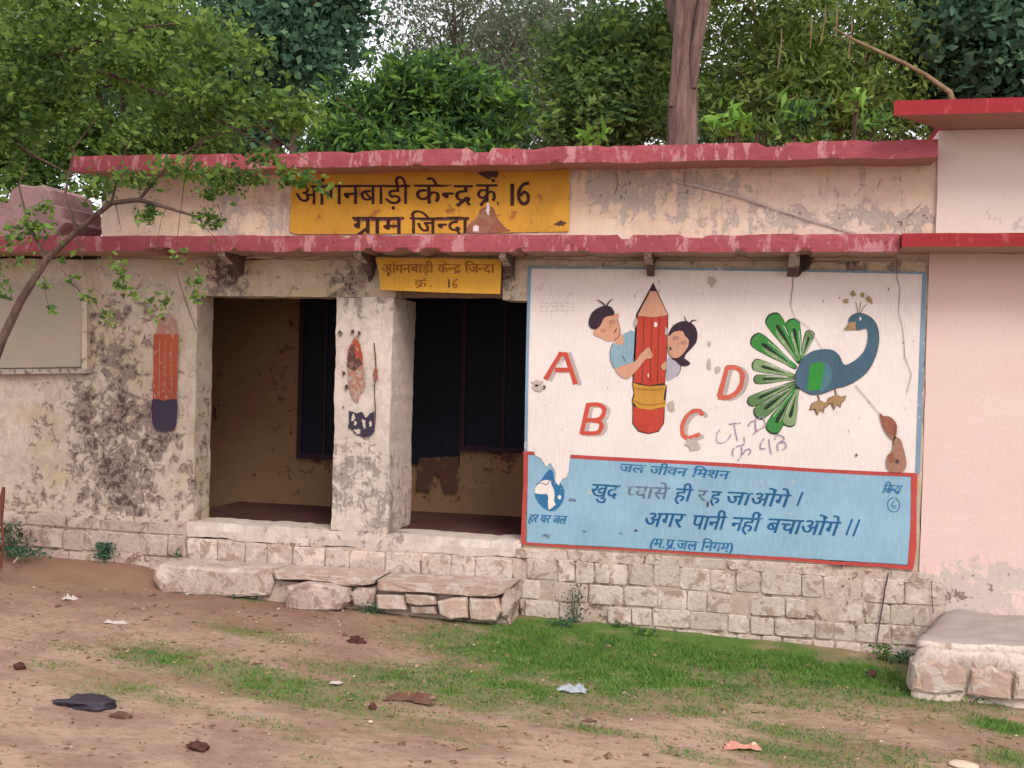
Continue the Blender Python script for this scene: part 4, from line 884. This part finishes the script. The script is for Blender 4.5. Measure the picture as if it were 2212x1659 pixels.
# ---------------------------------------------------------------- trees behind the building
tree('pipal_tree', 'dark blue green leafy tree behind the roof, left of the sky gap', (P(600, 300, 8).x, 8, -0.3), 6.5,
     [pb(560, 90, 8, 1.5, 1.2, 1.2, 60), pb(640, -120, 8, 1.6, 1.3, 1.2, 40), pb(480, 250, 8, 1.2, 1.0, .9, 40), pb(690, 60, 8.5, .8, 1, 1, 25)], 150, 0.12, M['lf_dark'], M['bark_d'], 0.2, clump=.3, asp=.7)
tree('eucalyptus_tree', 'thin grey olive tree with open twiggy crown above the yellow name panel', (P(1000, 300, 12).x, 12, -0.3), 8,
     [pb(930, 60, 12, 1.2, 1.2, 1.6, 26), pb(1060, 60, 12, 1.5, 1.2, 1.6, 46), pb(1000, 210, 11.5, 1.6, 1, 1.0, 50), pb(1150, 180, 12, 1.0, 1, 1.4, 45)], 100, 0.13, M['lf_grey'], M['bark_d'], 0.2, clump=.34, asp=.25, droop=.8, limbs=10)
tree('mango_tree', 'bright green mango tree rising in a dense mound behind the name panel', (P(910, 330, 3.4).x, 3.4, -0.2), 4.4,
     [pb(900, 215, 3.2, .9, .7, .38, 60), pb(800, 290, 3.2, .8, .6, .45, 45), pb(1010, 250, 3.4, .65, .6, .42, 40), pb(870, 330, 2.8, 1.0, .5, .4, 40)], 120, 0.125, M['lf_bright'], M['bark_d'], 0.14, clump=.17, asp=.28, droop=.5)
tree('neem_tree', 'mid green tree with rounded lobes left of the big mauve trunk', (P(1330, 300, 6).x, 6, -0.3), 5.6,
     [pb(1300, 130, 6, .95, .8, .6, 55), pb(1340, 230, 5.6, 1.0, .8, .5, 55), pb(1400, 120, 6.3, .6, .7, .9, 35), pb(1290, 270, 5.5, .6, .6, .4, 30)], 95, 0.11, M['lf_mid'], M['bark_d'], 0.12, clump=.2, asp=.4)
tb = P(1478, 300, 4.5)
tp = [Vector((tb.x+.05, 4.5, -0.5)), Vector((tb.x-.02, 4.5, 2)), Vector((tb.x, 4.5, 3.6)), P(1474, 250, 4.5), P(1480, 130, 4.5), P(1500, 10, 4.5), P(1515, -120, 4.5)]
big = tree('tall_tree', 'tall tree with a thick bare mauve trunk that forks at the top edge', (tb.x, 4.5, -0.3), 9,
     [pb(1620, -420, 4.5, 1.7, 1.5, 1.0, 50), pb(1400, -460, 4.5, 1.6, 1.4, .9, 40), pb(1480, -560, 4.5, 1.8, 1.4, .9, 40)], 90, 0.14, M['lf_mid'], M['bark'], 0.22, limbs=5, trunk_pts=tp)
mb = MB(); mb.tube([P(1452, 230, 4.42), P(1462, 120, 4.34), P(1470, 20, 4.34), P(1462, -120, 4.4)], [.05, .06, .07, .06], 10, 0, .08); mb.tube([P(1496, 190, 4.42), P(1505, 100, 4.36), P(1520, 10, 4.36), P(1540, -110, 4.5)], [.05, .07, .08, .08], 10, 0, .06); mb.build('limb', M['bark'], big)
tree('willowy_tree', 'yellow green tree with hanging twigs between the mauve trunk and the pink building', (P(1760, 300, 7).x, 7, -0.3), 6.5,
     [pb(1620, 120, 7, 1.1, .9, 1.3, 46), pb(1780, 60, 7, 1.3, 1, 1.0, 44), pb(1900, 150, 7, 1.0, .9, 1.0, 34), pb(1740, 220, 6.5, 1.4, .8, .7, 60), pb(1620, -80, 7, 1.2, 1, .8, 30)], 85, 0.12, M['lf_willow'], M['bark_t'], 0.13, clump=.25, asp=.32, droop=.7, limbs=8)
tree('broadleaf_tree', 'dark green large leaved tree at the upper right corner above the pink building', (P(2130, 300, 4).x, 7.2, -0.3), 6,
     [pb(2120, 60, 7.2, 1.0, .9, 1.2, 58), pb(2200, 150, 7.2, .9, .8, .9, 45), pb(2050, 60, 7.5, .6, .6, 1.3, 35), pb(2230, -60, 7.2, 1.2, .9, .9, 35)], 130, 0.15, M['lf_dark'], M['bark_d'], 0.15, clump=.25, asp=.55)
for i, (px, py, Y, w, h_, lb_) in enumerate(((-60, 120, 14, 2.6, 2.6, 'olive background tree at the far left behind the near foliage'), (330, 160, 15, 2.4, 2.2, 'olive background tree behind the left end of the roof'), (1230, 30, 17, 2.0, 2.2, 'dark background tree above the right end of the name panel'),
        (1480, 160, 16, 2.2, 2.0, 'background tree directly behind the mauve trunk'), (1800, 120, 18, 2.6, 2.2, 'background tree seen through the yellow green crown'), (2260, 100, 16, 2.4, 2.4, 'background tree behind the top right corner'), (1100, 290, 15, 1.6, 1.0, 'low dark background tree beside the lower sky gap'), (760, 330, 16, 2.6, .9, 'low background tree behind the mango mound'))):
    q = P(px, py, Y); tree('background_tree', lb_, (q.x, Y, -0.4), q.z+.5, [(q.x, Y, q.z, w, 1.4, h_*.75, 34), (q.x+w*.5, Y, q.z-1.2, w*.8, 1.2, h_*.6, 28), (q.x-w*.5, Y, q.z-1.0, w*.8, 1.2, h_*.6, 28)], 105, 0.15, M['lf_back'], M['bark_d'], .2, clump=.4, asp=.5, group='trees far behind the school')

# ---------------------------------------------------------------- near tree at the left, in front of the school
NY = -1.7
near = empty('near_tree', (P(-120, 1100, NY).x, NY, -0.1), label='near tree at the left whose leafy boughs hang in front of the roof', cat='tree')
mb = MB()
V = lambda x, y, Y=NY: P(x, y, Y)
base = Vector((V(-150, 1100).x, NY, -0.2))
mb.tube([base, V(-90,980), V(-40,850), V(4,735), V(45,650), V(100,562), V(165,500), V(240,438), V(300,432), V(360,448), V(425,468)], [.06,.055,.045,.034,.030,.026,.023,.020,.017,.014,.008], 8, 0, .08)
mb.tube([base, V(-170,760), V(-190,420), V(-60,200), V(120,120)], [.08,.07,.065,.05,.02], 8, 0, .08)
for pts, r in (([V(240,438), V(250,400), V(262,350), V(280,300)], .012), ([V(300,432), V(360,360), V(440,300), V(560,270)], .014), ([V(100,562), V(60,480), V(40,400), V(80,300)], .016), ([V(165,500),V(140,420),V(160,320),V(220,240)], .014), ([V(120,120),V(260,170),V(420,230),V(600,330)], .02), ([V(-60,200),V(60,330),V(160,380)], .018), ([V(120,120),V(300,60),V(480,40)], .02),
               ([V(250,440), V(256,470), V(262,500)], .005), ([V(165,510), V(178,560), V(195,640)], .005), ([V(195,640),V(215,670),V(230,690)], .003), ([V(380,540), V(385,600), V(400,650), V(424,716)], .006), ([V(425,468), V(452,500), V(470,520)], .005), ([V(400,640),V(415,690),V(424,716),V(412,660)], .003), ([V(424,640),V(445,655),V(462,668)], .006), ([V(95,600),V(100,640),V(108,680)], .004), ([V(470,440),V(480,470),V(492,500)],.004),
               ([V(560,270),V(640,330),V(700,370)], .008), ([V(440,300),V(400,380),V(380,540)], .007), ([V(360,448),V(350,470),V(330,560)], .004), ([V(130,580),V(150,600),V(165,640)], .003)):
    n = len(pts); mb.tube(pts, [r*(1-0.75*i/(n-1)) for i in range(n)], 5, 0, .1)
mb.build('branch', M['bark_d'], near, label='dark crooked boughs and hanging twigs')
bl = [pb(60, 40, NY, .6, .6, .45, 34), pb(250, 40, NY, .6, .6, .38, 34), pb(90, 180, NY, .6, .5, .28, 30), pb(320, 160, NY, .5, .5, .24, 24), pb(470, 110, NY-.2, .4, .4, .30, 14), pb(520, 215, NY, .4, .4, .13, 13), pb(-80, 280, NY, .5, .6, .5, 22), pb(640, 255, NY, .28, .25, .08, 7), pb(400, 250, NY, .4, .3, .08, 8), pb(30, 280, NY, .3, .3, .14, 10)]
pts = crown_points(bl, 50, .09)
leaves_object('crown', pts, 0.062, M['lf_near'], near, .5, .2)
bl2 = [pb(520, 385, NY, .26, .2, .05, 9), pb(390, 365, NY, .25, .2, .06, 9), pb(650, 385, NY, .24, .2, .04, 7), pb(300, 395, NY, .2, .2, .06, 7), pb(470, 410, NY, .25, .2, .06, 6), pb(215, 400, NY, .12, .2, .10, 8), pb(560, 335, NY, .3, .2, .05, 5), pb(100, 470, NY, .16, .15, .12, 5), pb(60, 510, NY, .1, .1, .1, 3)]
pts2 = crown_points(bl2, 26, .05)
extra = []
for px, py, k, sp in ((445,470,60,.04),(470,478,30,.03),(312,470,42,.035),(330,462,20,.02),(255,585,40,.045),(262,610,20,.03),(420,610,30,.04),(425,640,16,.03),(95,610,16,.03),(190,640,26,.035),(110,670,8,.02),(236,692,22,.04),(345,665,26,.045),(362,650,16,.03),(0,600,26,.05),(15,630,14,.04),(300,640,8,.03),(280,630,8,.03),(155,600,12,.03),(60,570,12,.04),(385,560,14,.04),(1,560,20,.06),(140,540,12,.05)):
    q = np.array(tuple(V(px, py))); extra.append(q + rng.normal(size=(k, 3))*sp)
leaves_object('hanging_leaves', np.concatenate([pts2]+extra), 0.052, M['lf_near'], near, .55, .3, label='sparse leaf sprays hanging before the parapet')

tree('spreading_tree', 'fresh green spreading tree just behind the left end of the roof', (P(250, 300, 3.2).x, 3.2, -0.2), 5.2,
     [pb(120, 90, 3.2, 1.1, .8, .85, 60), pb(330, 110, 3.2, 1.0, .8, .8, 56), pb(60, 290, 3.0, 1.0, .7, .6, 50), pb(250, 300, 3.0, 1.0, .6, .45, 46), pb(420, 270, 3.0, .8, .6, .45, 36), pb(150, -120, 3.2, 1.3, .9, .8, 40), pb(-120, 200, 3.2, 1.2, .8, 1.2, 50), pb(90, 430, 2.6, .6, .5, .4, 18), pb(-60, 380, 2.8, .9, .5, .6, 34)], 85, 0.095, M['lf_near'], M['bark_d'], 0.15, clump=.17, asp=.42)
# lime leaves and hanging twigs just over the roof
def leafy(name, label, cx, cy, Y, dirs, L, mat, w=0.25, cat='plant', stem=0.5):
    q = P(cx, cy, Y); t_ = empty(name, (q.x, q.y, q.z-stem), label=label, cat=cat); mb = MB(); mb.tube([q-Vector((0, 0, stem)), q-Vector((0.01, 0, stem*.5)), q], .008, 5); mb.build('stem', M['lf_lime'], t_)
    for ang, dl in dirs:
        a = radians(ang); mb = MB(); n = 6; vs = []
        yy = rnd.uniform(-.25, .25)
        for i in range(n+1):
            u = i/n; x = cos(a)*L*dl*u; z = sin(a)*L*dl*u - 0.55*L*dl*u*u; ww = w*L*sin(pi*min(.98, u*.92+.06))*.5; px_, pz_ = -sin(a), cos(a)
            vs += [(q.x+x-px_*ww, q.y+yy*L*u-ww*.4, q.z+z-pz_*ww), (q.x+x, q.y+yy*L*u+ww*.15, q.z+z-ww*.15), (q.x+x+px_*ww, q.y+yy*L*u-ww*.4, q.z+z+pz_*ww)]
        f = []
        for i in range(n): f += [(3*i, 3*i+1, 3*i+4, 3*i+3), (3*i+1, 3*i+2, 3*i+5, 3*i+4)]
        mb.add(vs, f); mb.build('leaf', mat, t_, smooth=True)
    return t_
def bush(label, px, py, Y, k, sp, leaf, mat):
    q = P(px, py, Y); t_ = empty('sapling', (q.x, q.y, q.z-.5), label=label, cat='plant'); mb = MB()
    for i in range(5): mb.tube([q-Vector((0, 0, .5)), q+Vector((rnd.uniform(-sp, sp), 0, rnd.uniform(0, sp)))], [.01, .004], 4)
    mb.build('stem', M['bark_d'], t_)
    c = np.array(tuple(q)) + rng.normal(size=(k, 3))*np.array((sp, sp*.6, sp*.8)); leaves_object('foliage', c, leaf, M[mat], t_, .3, .9)
bush('lime green broad leaves poking over the upper roof edge left of the mauve trunk', 1283, 297, 1.2, 22, .06, .17, 'lf_lime')
bush('bright green drooping leaf bunch right of the mauve trunk', 1725, 250, 2.2, 110, .13, .15, 'lf_bright')
bush('small pale lime leaf cluster before the yellow green tree', 1845, 215, 1.8, 36, .06, .12, 'lf_lime')
bush('bright leaf spray at the right foot of the mauve trunk', 1580, 265, 1.8, 90, .12, .13, 'lf_lime')
bush('dim green leaf spray behind the dip in the upper roof edge', 1640, 285, 1.8, 60, .09, .10, 'lf_mid')
bush('dark leaf spray close to the left end of the fresh red slab', 1890, 262, 2.2, 90, .11, .10, 'lf_bright')
dead = empty('dead_bough', P(1830, 80, 3.0), label='bare slanting tan bough over the corner of the pink building', cat='branch')
mb = MB(); mb.tube([P(1800,60,3), P(1845,86,3), P(1900,112,3), P(1950,135,3), P(2000,162,3), P(2052,200,3), P(2070,260,3), P(2080,420,3)], [.008,.016,.018,.02,.022,.028,.03,.03], 7, 0, .1)
for a, b in (((1783,40),(1772,95)), ((1840,60),(1832,128)), ((1808,35),(1806,80)), ((1753,62),(1750,104)), ((1688,92),(1680,150))): mb.tube([P(a[0], a[1]-30, 3), P(*a, 3), P(*b, 3)], [.004,.008,.006], 5)
mb.build('wood', M['bark_t'], dead)

# faded pink masonry block on the lower roof at the left
t = NT('mauve_masonry', .95, .1); n = t.noise(5, 7, .7); t.bump(n, .8, .03); M['mauve'] = t.done(t.mix(t.ramp(n, .4, .65), (0.34,0.215,0.22), (0.25,0.155,0.16)))
mas = empty('masonry_block', P(80, 520, -0.1), label='crumbling mauve masonry block on the lower roof at the far left', cat='masonry')
block('block', [(-60,520),(-60,430),(20,440),(28,410),(45,398),(75,404),(92,400),(112,410),(116,440),(136,448),(134,470),(146,480),(128,500),(120,514),(60,520)], -0.25, 0.35, M['mauve'], mas, ins=(.95,.985), bulge=.02)

# ---------------------------------------------------------------- grass, weeds, litter
pts = []; hs = []
for _ in range(240000):
    x = rnd.uniform(-6.8, 3.4); y = rnd.uniform(-4.6, -0.05)
    m_ = grass_mask(x, y)*(1+0.7*noise.noise(Vector((x*4, y*7, 9))))
    if m_ > 0.14 and rnd.random() < (m_-0.08)*1.0: pts.append((x, y, ground_z(x)+noise.noise(Vector((x*1.7, y*1.7, 3)))*0.018)); hs.append(0.012+0.036*min(1.2, m_)*rnd.random())
n = len(pts); p = np.array(pts, dtype=np.float32); h = np.array(hs, dtype=np.float32)[:, None]; ang = rng.uniform(0, 2*pi, n); ln = rng.normal(size=(n, 3)).astype(np.float32)*0.5; ln[:, 2] = 1
w_ = np.stack([np.cos(ang), np.sin(ang), np.zeros(n)], 1)*0.0035*rng.uniform(.7, 1.6, (n, 1))
vv = np.stack([p-w_, p+w_, p+ln*h], 1).reshape(-1, 3).astype(np.float32)
me = bpy.data.meshes.new('grass'); me.vertices.add(3*n); me.vertices.foreach_set('co', vv.ravel()); me.loops.add(3*n); me.loops.foreach_set('vertex_index', np.arange(3*n, dtype=np.int32)); me.polygons.add(n)
me.polygons.foreach_set('loop_start', np.arange(0, 3*n, 3, dtype=np.int32)); me.polygons.foreach_set('loop_total', np.full(n, 3, dtype=np.int32)); me.materials.append(M['grassb']); me.update(calc_edges=True)
me.attributes.new('rnd', 'FLOAT', 'POINT').data.foreach_set('value', np.repeat(rng.uniform(0, 1, n), 3).astype(np.float32))
go = bpy.data.objects.new('grass', me); COL.objects.link(go); tag(go, label='short patchy grass growing on the dirt before the plinth', cat='grass', kind='stuff')

def flakes(name, n, size, flat, mat, label, seed):
    g_ = np.random.default_rng(seed); x = g_.uniform(-6.9, 3.4, n); y = -4.8*g_.uniform(0.01, 1, n); z = np.array([ground_z(a)+noise.noise(Vector((a*1.7, b*1.7, 3)))*0.018+noise.noise(Vector((a*6, b*6, 5)))*0.008 for a, b in zip(x, y)])
    c = np.stack([x, y, z+.003], 1); sz = size*g_.gamma(2.0, .5, (n, 1)); th = g_.uniform(0, 6.28, n); d = np.stack([np.cos(th), np.sin(th), g_.uniform(-.2, .2, n)], 1); e = np.stack([-np.sin(th), np.cos(th), g_.uniform(-.2, .2, n)], 1); up = np.array((0, 0, 1.))
    v = np.stack([c-d*sz, c-e*sz*.6, c+d*sz, c+e*sz*.6, c+up*sz*flat], 1).reshape(-1, 3)
    f = []
    for i in range(n): k = 5*i; f += [(k, k+1, k+4), (k+1, k+2, k+4), (k+2, k+3, k+4), (k+3, k, k+4)]
    me = bpy.data.meshes.new(name); me.from_pydata(v.tolist(), [], f); me.materials.append(mat); me.attributes.new('rnd', 'FLOAT', 'POINT').data.foreach_set('value', np.repeat(g_.uniform(0, 1, n), 5).astype(np.float32))
    o = bpy.data.objects.new(name, me); COL.objects.link(o); tag(o, label=label, cat='grit', kind='stuff')
flakes('gravel', 7000, .006, .8, leafmat('grit', (0.16,0.10,0.075), (0.34,0.25,0.19), 0.0, 8), 'fine grit and crumbs of earth strewn over the dirt', 3)
flakes('leaf_litter', 2600, .016, .25, leafmat('dry_litter', (0.12,0.07,0.04), (0.26,0.19,0.10), 0.1, 8), 'small dry leaves and straw strewn over the dirt', 4)
def weed(px, py, label, hgt=.14, spread=.05, k=60, mat='lf_dark', leaf=.03, Y=None, name='weed'):
    q = G(px, py) if Y is None else P(px, py, Y); t_ = empty(name, q, label=label, cat='weed', group='weeds along the wall foot'); mb = MB()
    for i in range(5):
        e = q+Vector((rnd.uniform(-spread, spread), rnd.uniform(-spread, spread)*.5, hgt*rnd.uniform(.6, 1))); mb.tube([q-Vector((0, 0, .02)), q.lerp(e, .5), e], [.003, .0025, .001], 4)
    mb.build('stem', M['lf_mid'], t_)
    c = np.array(tuple(q)) + np.stack([rng.normal(size=k)*spread, rng.normal(size=k)*spread*.5, rng.uniform(.1, 1, k)*hgt], 1); c[:, 1] = np.minimum(c[:, 1], -.07) if q.y > -.5 else c[:, 1]; leaves_object('foliage', c, leaf, M[mat], t_, .5, -.2)
weed(225, 1212, 'dark round weed against the left plinth', .17, .045, 230, leaf=.035, Y=-.12)
weed(383, 1206, 'small forked weed on the plinth near the left end of the step', .09, .03, 26, Y=-0.08)
weed(22, 1200, 'tall feathery olive weed at the left edge', .30, .10, 300, 'lf_grey', .045, Y=-.25)
weed(45, 1205, 'dark low weed beside the feathery one at the left edge', .10, .12, 260, 'lf_dark', .03, Y=-.3)
weed(1240, 1352, 'tall grey green weed before the plinth right of the step', .36, .05, 110, 'lf_grey', .035)
weed(1215, 1358, 'dark low weed at the foot of the tall grey green one', .10, .07, 110, 'lf_dark')
weed(805, 1328, 'small weed at the foot of the step', .10, .05, 70, 'lf_dark')
weed(510, 1292, 'low dark weed under the left stone of the step', .06, .10, 110, 'lf_dark')
weed(1055, 1340, 'low dark weed under the right end of the step', .05, .06, 60, 'lf_dark')
weed(1340, 1362, 'low grass weed under the mural plinth nearest its left end', .07, .06, 70, 'lf_bright')
weed(1395, 1378, 'lush low weed at the middle of the mural plinth', .08, .06, 90, 'lf_bright')
weed(1905, 1432, 'dark green weed at the crack in the right plinth', .15, .06, 130, 'lf_mid')
weed(1945, 1438, 'dark green weed beside the stone platform', .11, .06, 120, 'lf_dark')
weed(2100, 1515, 'olive weed at the foot of the stone platform', .05, .10, 100, 'lf_mid')
weed(2200, 1522, 'brownish weed at the right edge by the platform', .06, .06, 80, 'lf_grey')

def lump(name, px, py, rx, ry, rz, mat, label, cat, group=None, rough=.35, sub=3, seed=None):
    q = G(px, py); seed = seed or px; r0_ = []; me_v = []; import bmesh
    bm = bmesh.new(); bmesh.ops.create_icosphere(bm, subdivisions=sub, radius=1)
    vs = []
    for w in bm.verts:
        k = 1+rough*noise.noise(w.co*1.6+Vector((seed, 0, 0)))*1.6+rough*.5*noise.noise(w.co*5+Vector((0, seed, 0)))
        vs.append((q.x+w.co.x*rx*k, q.y+w.co.y*ry*k, q.z+rz*.45+max(-.5, w.co.z)*rz*k))
    fs = [tuple(x.index for x in fc.verts) for fc in bm.faces]; bm.free()
    o = mesh(name, [tuple(Vector(a)-q) for a in vs], fs, mat, None, smooth=True, label=label, cat=cat, group=group); o.location = q; return o
M['bagb'] = paint('black_plastic', (0.045,0.035,0.055), rough=.5); M['dung'] = paint('dark_brown_clod', (0.09,0.03,0.022)); M['leafbr'] = paint('dead_leaf', (0.15,0.07,0.045), (0.3,0.18,0.12), .6)
M['bagblue'] = paint('pale_blue_plastic', (0.42,0.46,0.52), rough=.5); M['pink'] = paint('pink_scrap', (0.66,0.30,0.24), (0.7,0.6,0.5), .6); M['paperw'] = paint('white_paper', (0.62,0.54,0.50)); M['cream'] = paint('cream_stone', (0.66,0.52,0.42))
def scrap(name, px, py, w, d, mat, label, cat, h=.03, rot=0.0, group=None):
    q = G(px, py); n = 7; v = []; sd_ = px*.37
    for j in range(n):
        for i in range(n):
            u, w2 = i/(n-1)-.5, j/(n-1)-.5; r = 1+.35*noise.noise(Vector((u*3+sd_, w2*3, 1)))
            x = u*w*r; y = w2*d*r; z = .006+abs(noise.noise(Vector((u*4, w2*4+sd_, 2))))*h*1.6 - (abs(u)+abs(w2))*.006
            if abs(u) > .45 or abs(w2) > .45: z *= .4; x *= 1+.2*noise.noise(Vector((i*3., j*2., sd_))); y *= 1+.3*noise.noise(Vector((j*3., i*2., sd_)))
            v.append((x*cos(rot)-y*sin(rot), x*sin(rot)+y*cos(rot), max(z, .002)+.004))
    f = [(j*n+i, j*n+i+1, (j+1)*n+i+1, (j+1)*n+i) for j in range(n-1) for i in range(n-1)]
    o = mesh(name, v, f, mat, None, label=label, cat=cat, group=group); o.location = q; return o
lump('plastic_bag', 185, 1522, .17, .09, .035, M['bagb'], 'crumpled dark purple plastic bag lying on the dirt at the lower left', 'bag', rough=.5, sub=3)
lump('clod', 428, 1619, .05, .035, .03, M['dung'], 'dark red brown clod near the bottom edge, left of centre', 'clod', rough=.4)
scrap('dead_leaves', 885, 1514, .30, .12, M['leafbr'], 'curled brown dead leaves on the grass in the middle foreground', 'dead leaf', .07)
lump('clod', 770, 1389, .06, .04, .035, M['dung'], 'low brown clod on the dirt below the middle of the step', 'clod', rough=.5)
scrap('plastic_scrap', 1238, 1492, .19, .12, M['bagblue'], 'pale grey blue plastic scrap on the grass edge', 'litter', .045)
scrap('paper_scrap', 1605, 1616, .19, .09, M['pink'], 'salmon pink scrap on the dirt at the lower right', 'litter', .05, .2)
lump('stone_chunk', 2080, 1656, .09, .05, .02, M['cream'], 'flat cream stone chunk at the bottom edge on the right', 'stone', rough=.15)
scrap('paper_scrap', 152, 1296, .12, .07, M['paperw'], 'crumpled white paper on the dirt at the left', 'litter', .06)
scrap('paper_scrap', 250, 1347, .18, .05, M['paperw'], 'flat whitish paper strip below the crumpled white paper', 'litter', .02, .1)
scrap('paper_scrap', 725, 1477, .08, .05, M['paperw'], 'small white rectangle of paper on the grass left of centre', 'litter', .015)
lump('clod', 42, 1445, .035, .03, .03, M['dung'], 'small dark clod near the left edge', 'clod')
lump('clod', 805, 1529, .025, .02, .02, M['dung'], 'tiny dark clod left of the dead leaves', 'clod')
lump('clod', 1883, 1462, .035, .025, .03, M['dung'], 'small dark clod on bare dirt left of the stone platform', 'clod')
lump('clod', 260, 1550, .06, .03, .02, M['leafbr'], 'thin brown clod just right of the purple bag', 'clod')
mb = MB(); a = G(40, 1210); mb.tube([(0, 0, .01), (.06, -.10, .012), (.11, -.2, .01)], [.008, .009, .006], 6); o = mb.build('stick', M['cream'], None, label='short pale stick on the ground below the weeds at the left edge', cat='stick'); o.location = P(38, 1212, -.35)+Vector((0,0,.02))
mb = MB(); q = P(2, 1205, -.45); top = P(8, 1052, q.y); mb.tube([q-Vector((0,0,.1))-Vector((q.x,q.y,q.z)), Vector((.02, 0, .15)), Vector((.0, 0, .33)), (top-q)+Vector((-.01, 0, -.08)), top-q], [.012, .011, .013, .022, .012], 7, 0, .2)
t = bark('red_brown_wood', (0.12,0.045,0.032), (0.18,0.07,0.05)); o = mb.build('stump', t, None, label='red brown broken stem standing at the left edge', cat='stump'); o.location = q
BITS = [(73,1269,2.2,'left of the crumpled white paper'),(228,1274,1.5,'between the round weed and the white paper'),(404,1286,1.6,'at the foot of the whitewashed step end'),(555,1345,2,'on red dirt before the left of the step'),
 (765,1462,2.2,'below the low brown clod'),(985,1351,2,'under the right half of the step'),(1023,1394,2.8,'at the left tip of the bright grass'),(1018,1452,2.2,'on dirt between two grass bands'),(1075,1388,1.5,'in the bright grass near its left end'),
 (800,1562,2.6,'below the dead leaves'),(735,1350,1.6,'before the middle boulder of the step'),(1180,1618,1.8,'alone on bare dirt at the bottom middle'),(1310,1447,1.8,'in the grass right of the plastic scrap'),(1363,1557,2,'below and right of the plastic scrap'),
 (1830,1486,1.8,'left of the stone platform'),(1917,1569,2,'on grass below the stone platform'),(1903,1603,1.8,'lower one of two before the platform'),(1853,1640,1.8,'near the bottom right beside the flat cream chunk'),(1515,1655,1.6,'at the bottom edge left of the salmon scrap'),(2195,1590,2.2,'at the right edge before the platform'),(480,1498,1.6,'right of the purple bag'),(895,1450,1.4,'above the dead leaves')]
M['bits'] = paint('pale_pebble', (0.62,0.52,0.44))
proto = None
for i, (x, y, r, where) in enumerate(BITS):
    q = G(x, y)
    if proto is None: proto = lump('pebble', x, y, .007, .005, .005, M['bits'], '', 'pebble', 'pale chips scattered on the ground', sub=1); o = proto
    else: o = proto.copy(); COL.objects.link(o)
    o['label'] = 'small pale stone chip ' + where
    o.location = q; o.scale = (r*rnd.uniform(.8, 1.3), r*rnd.uniform(.7, 1.2), r*rnd.uniform(.5, 1)); o.rotation_euler = (0, 0, rnd.uniform(0, 6))
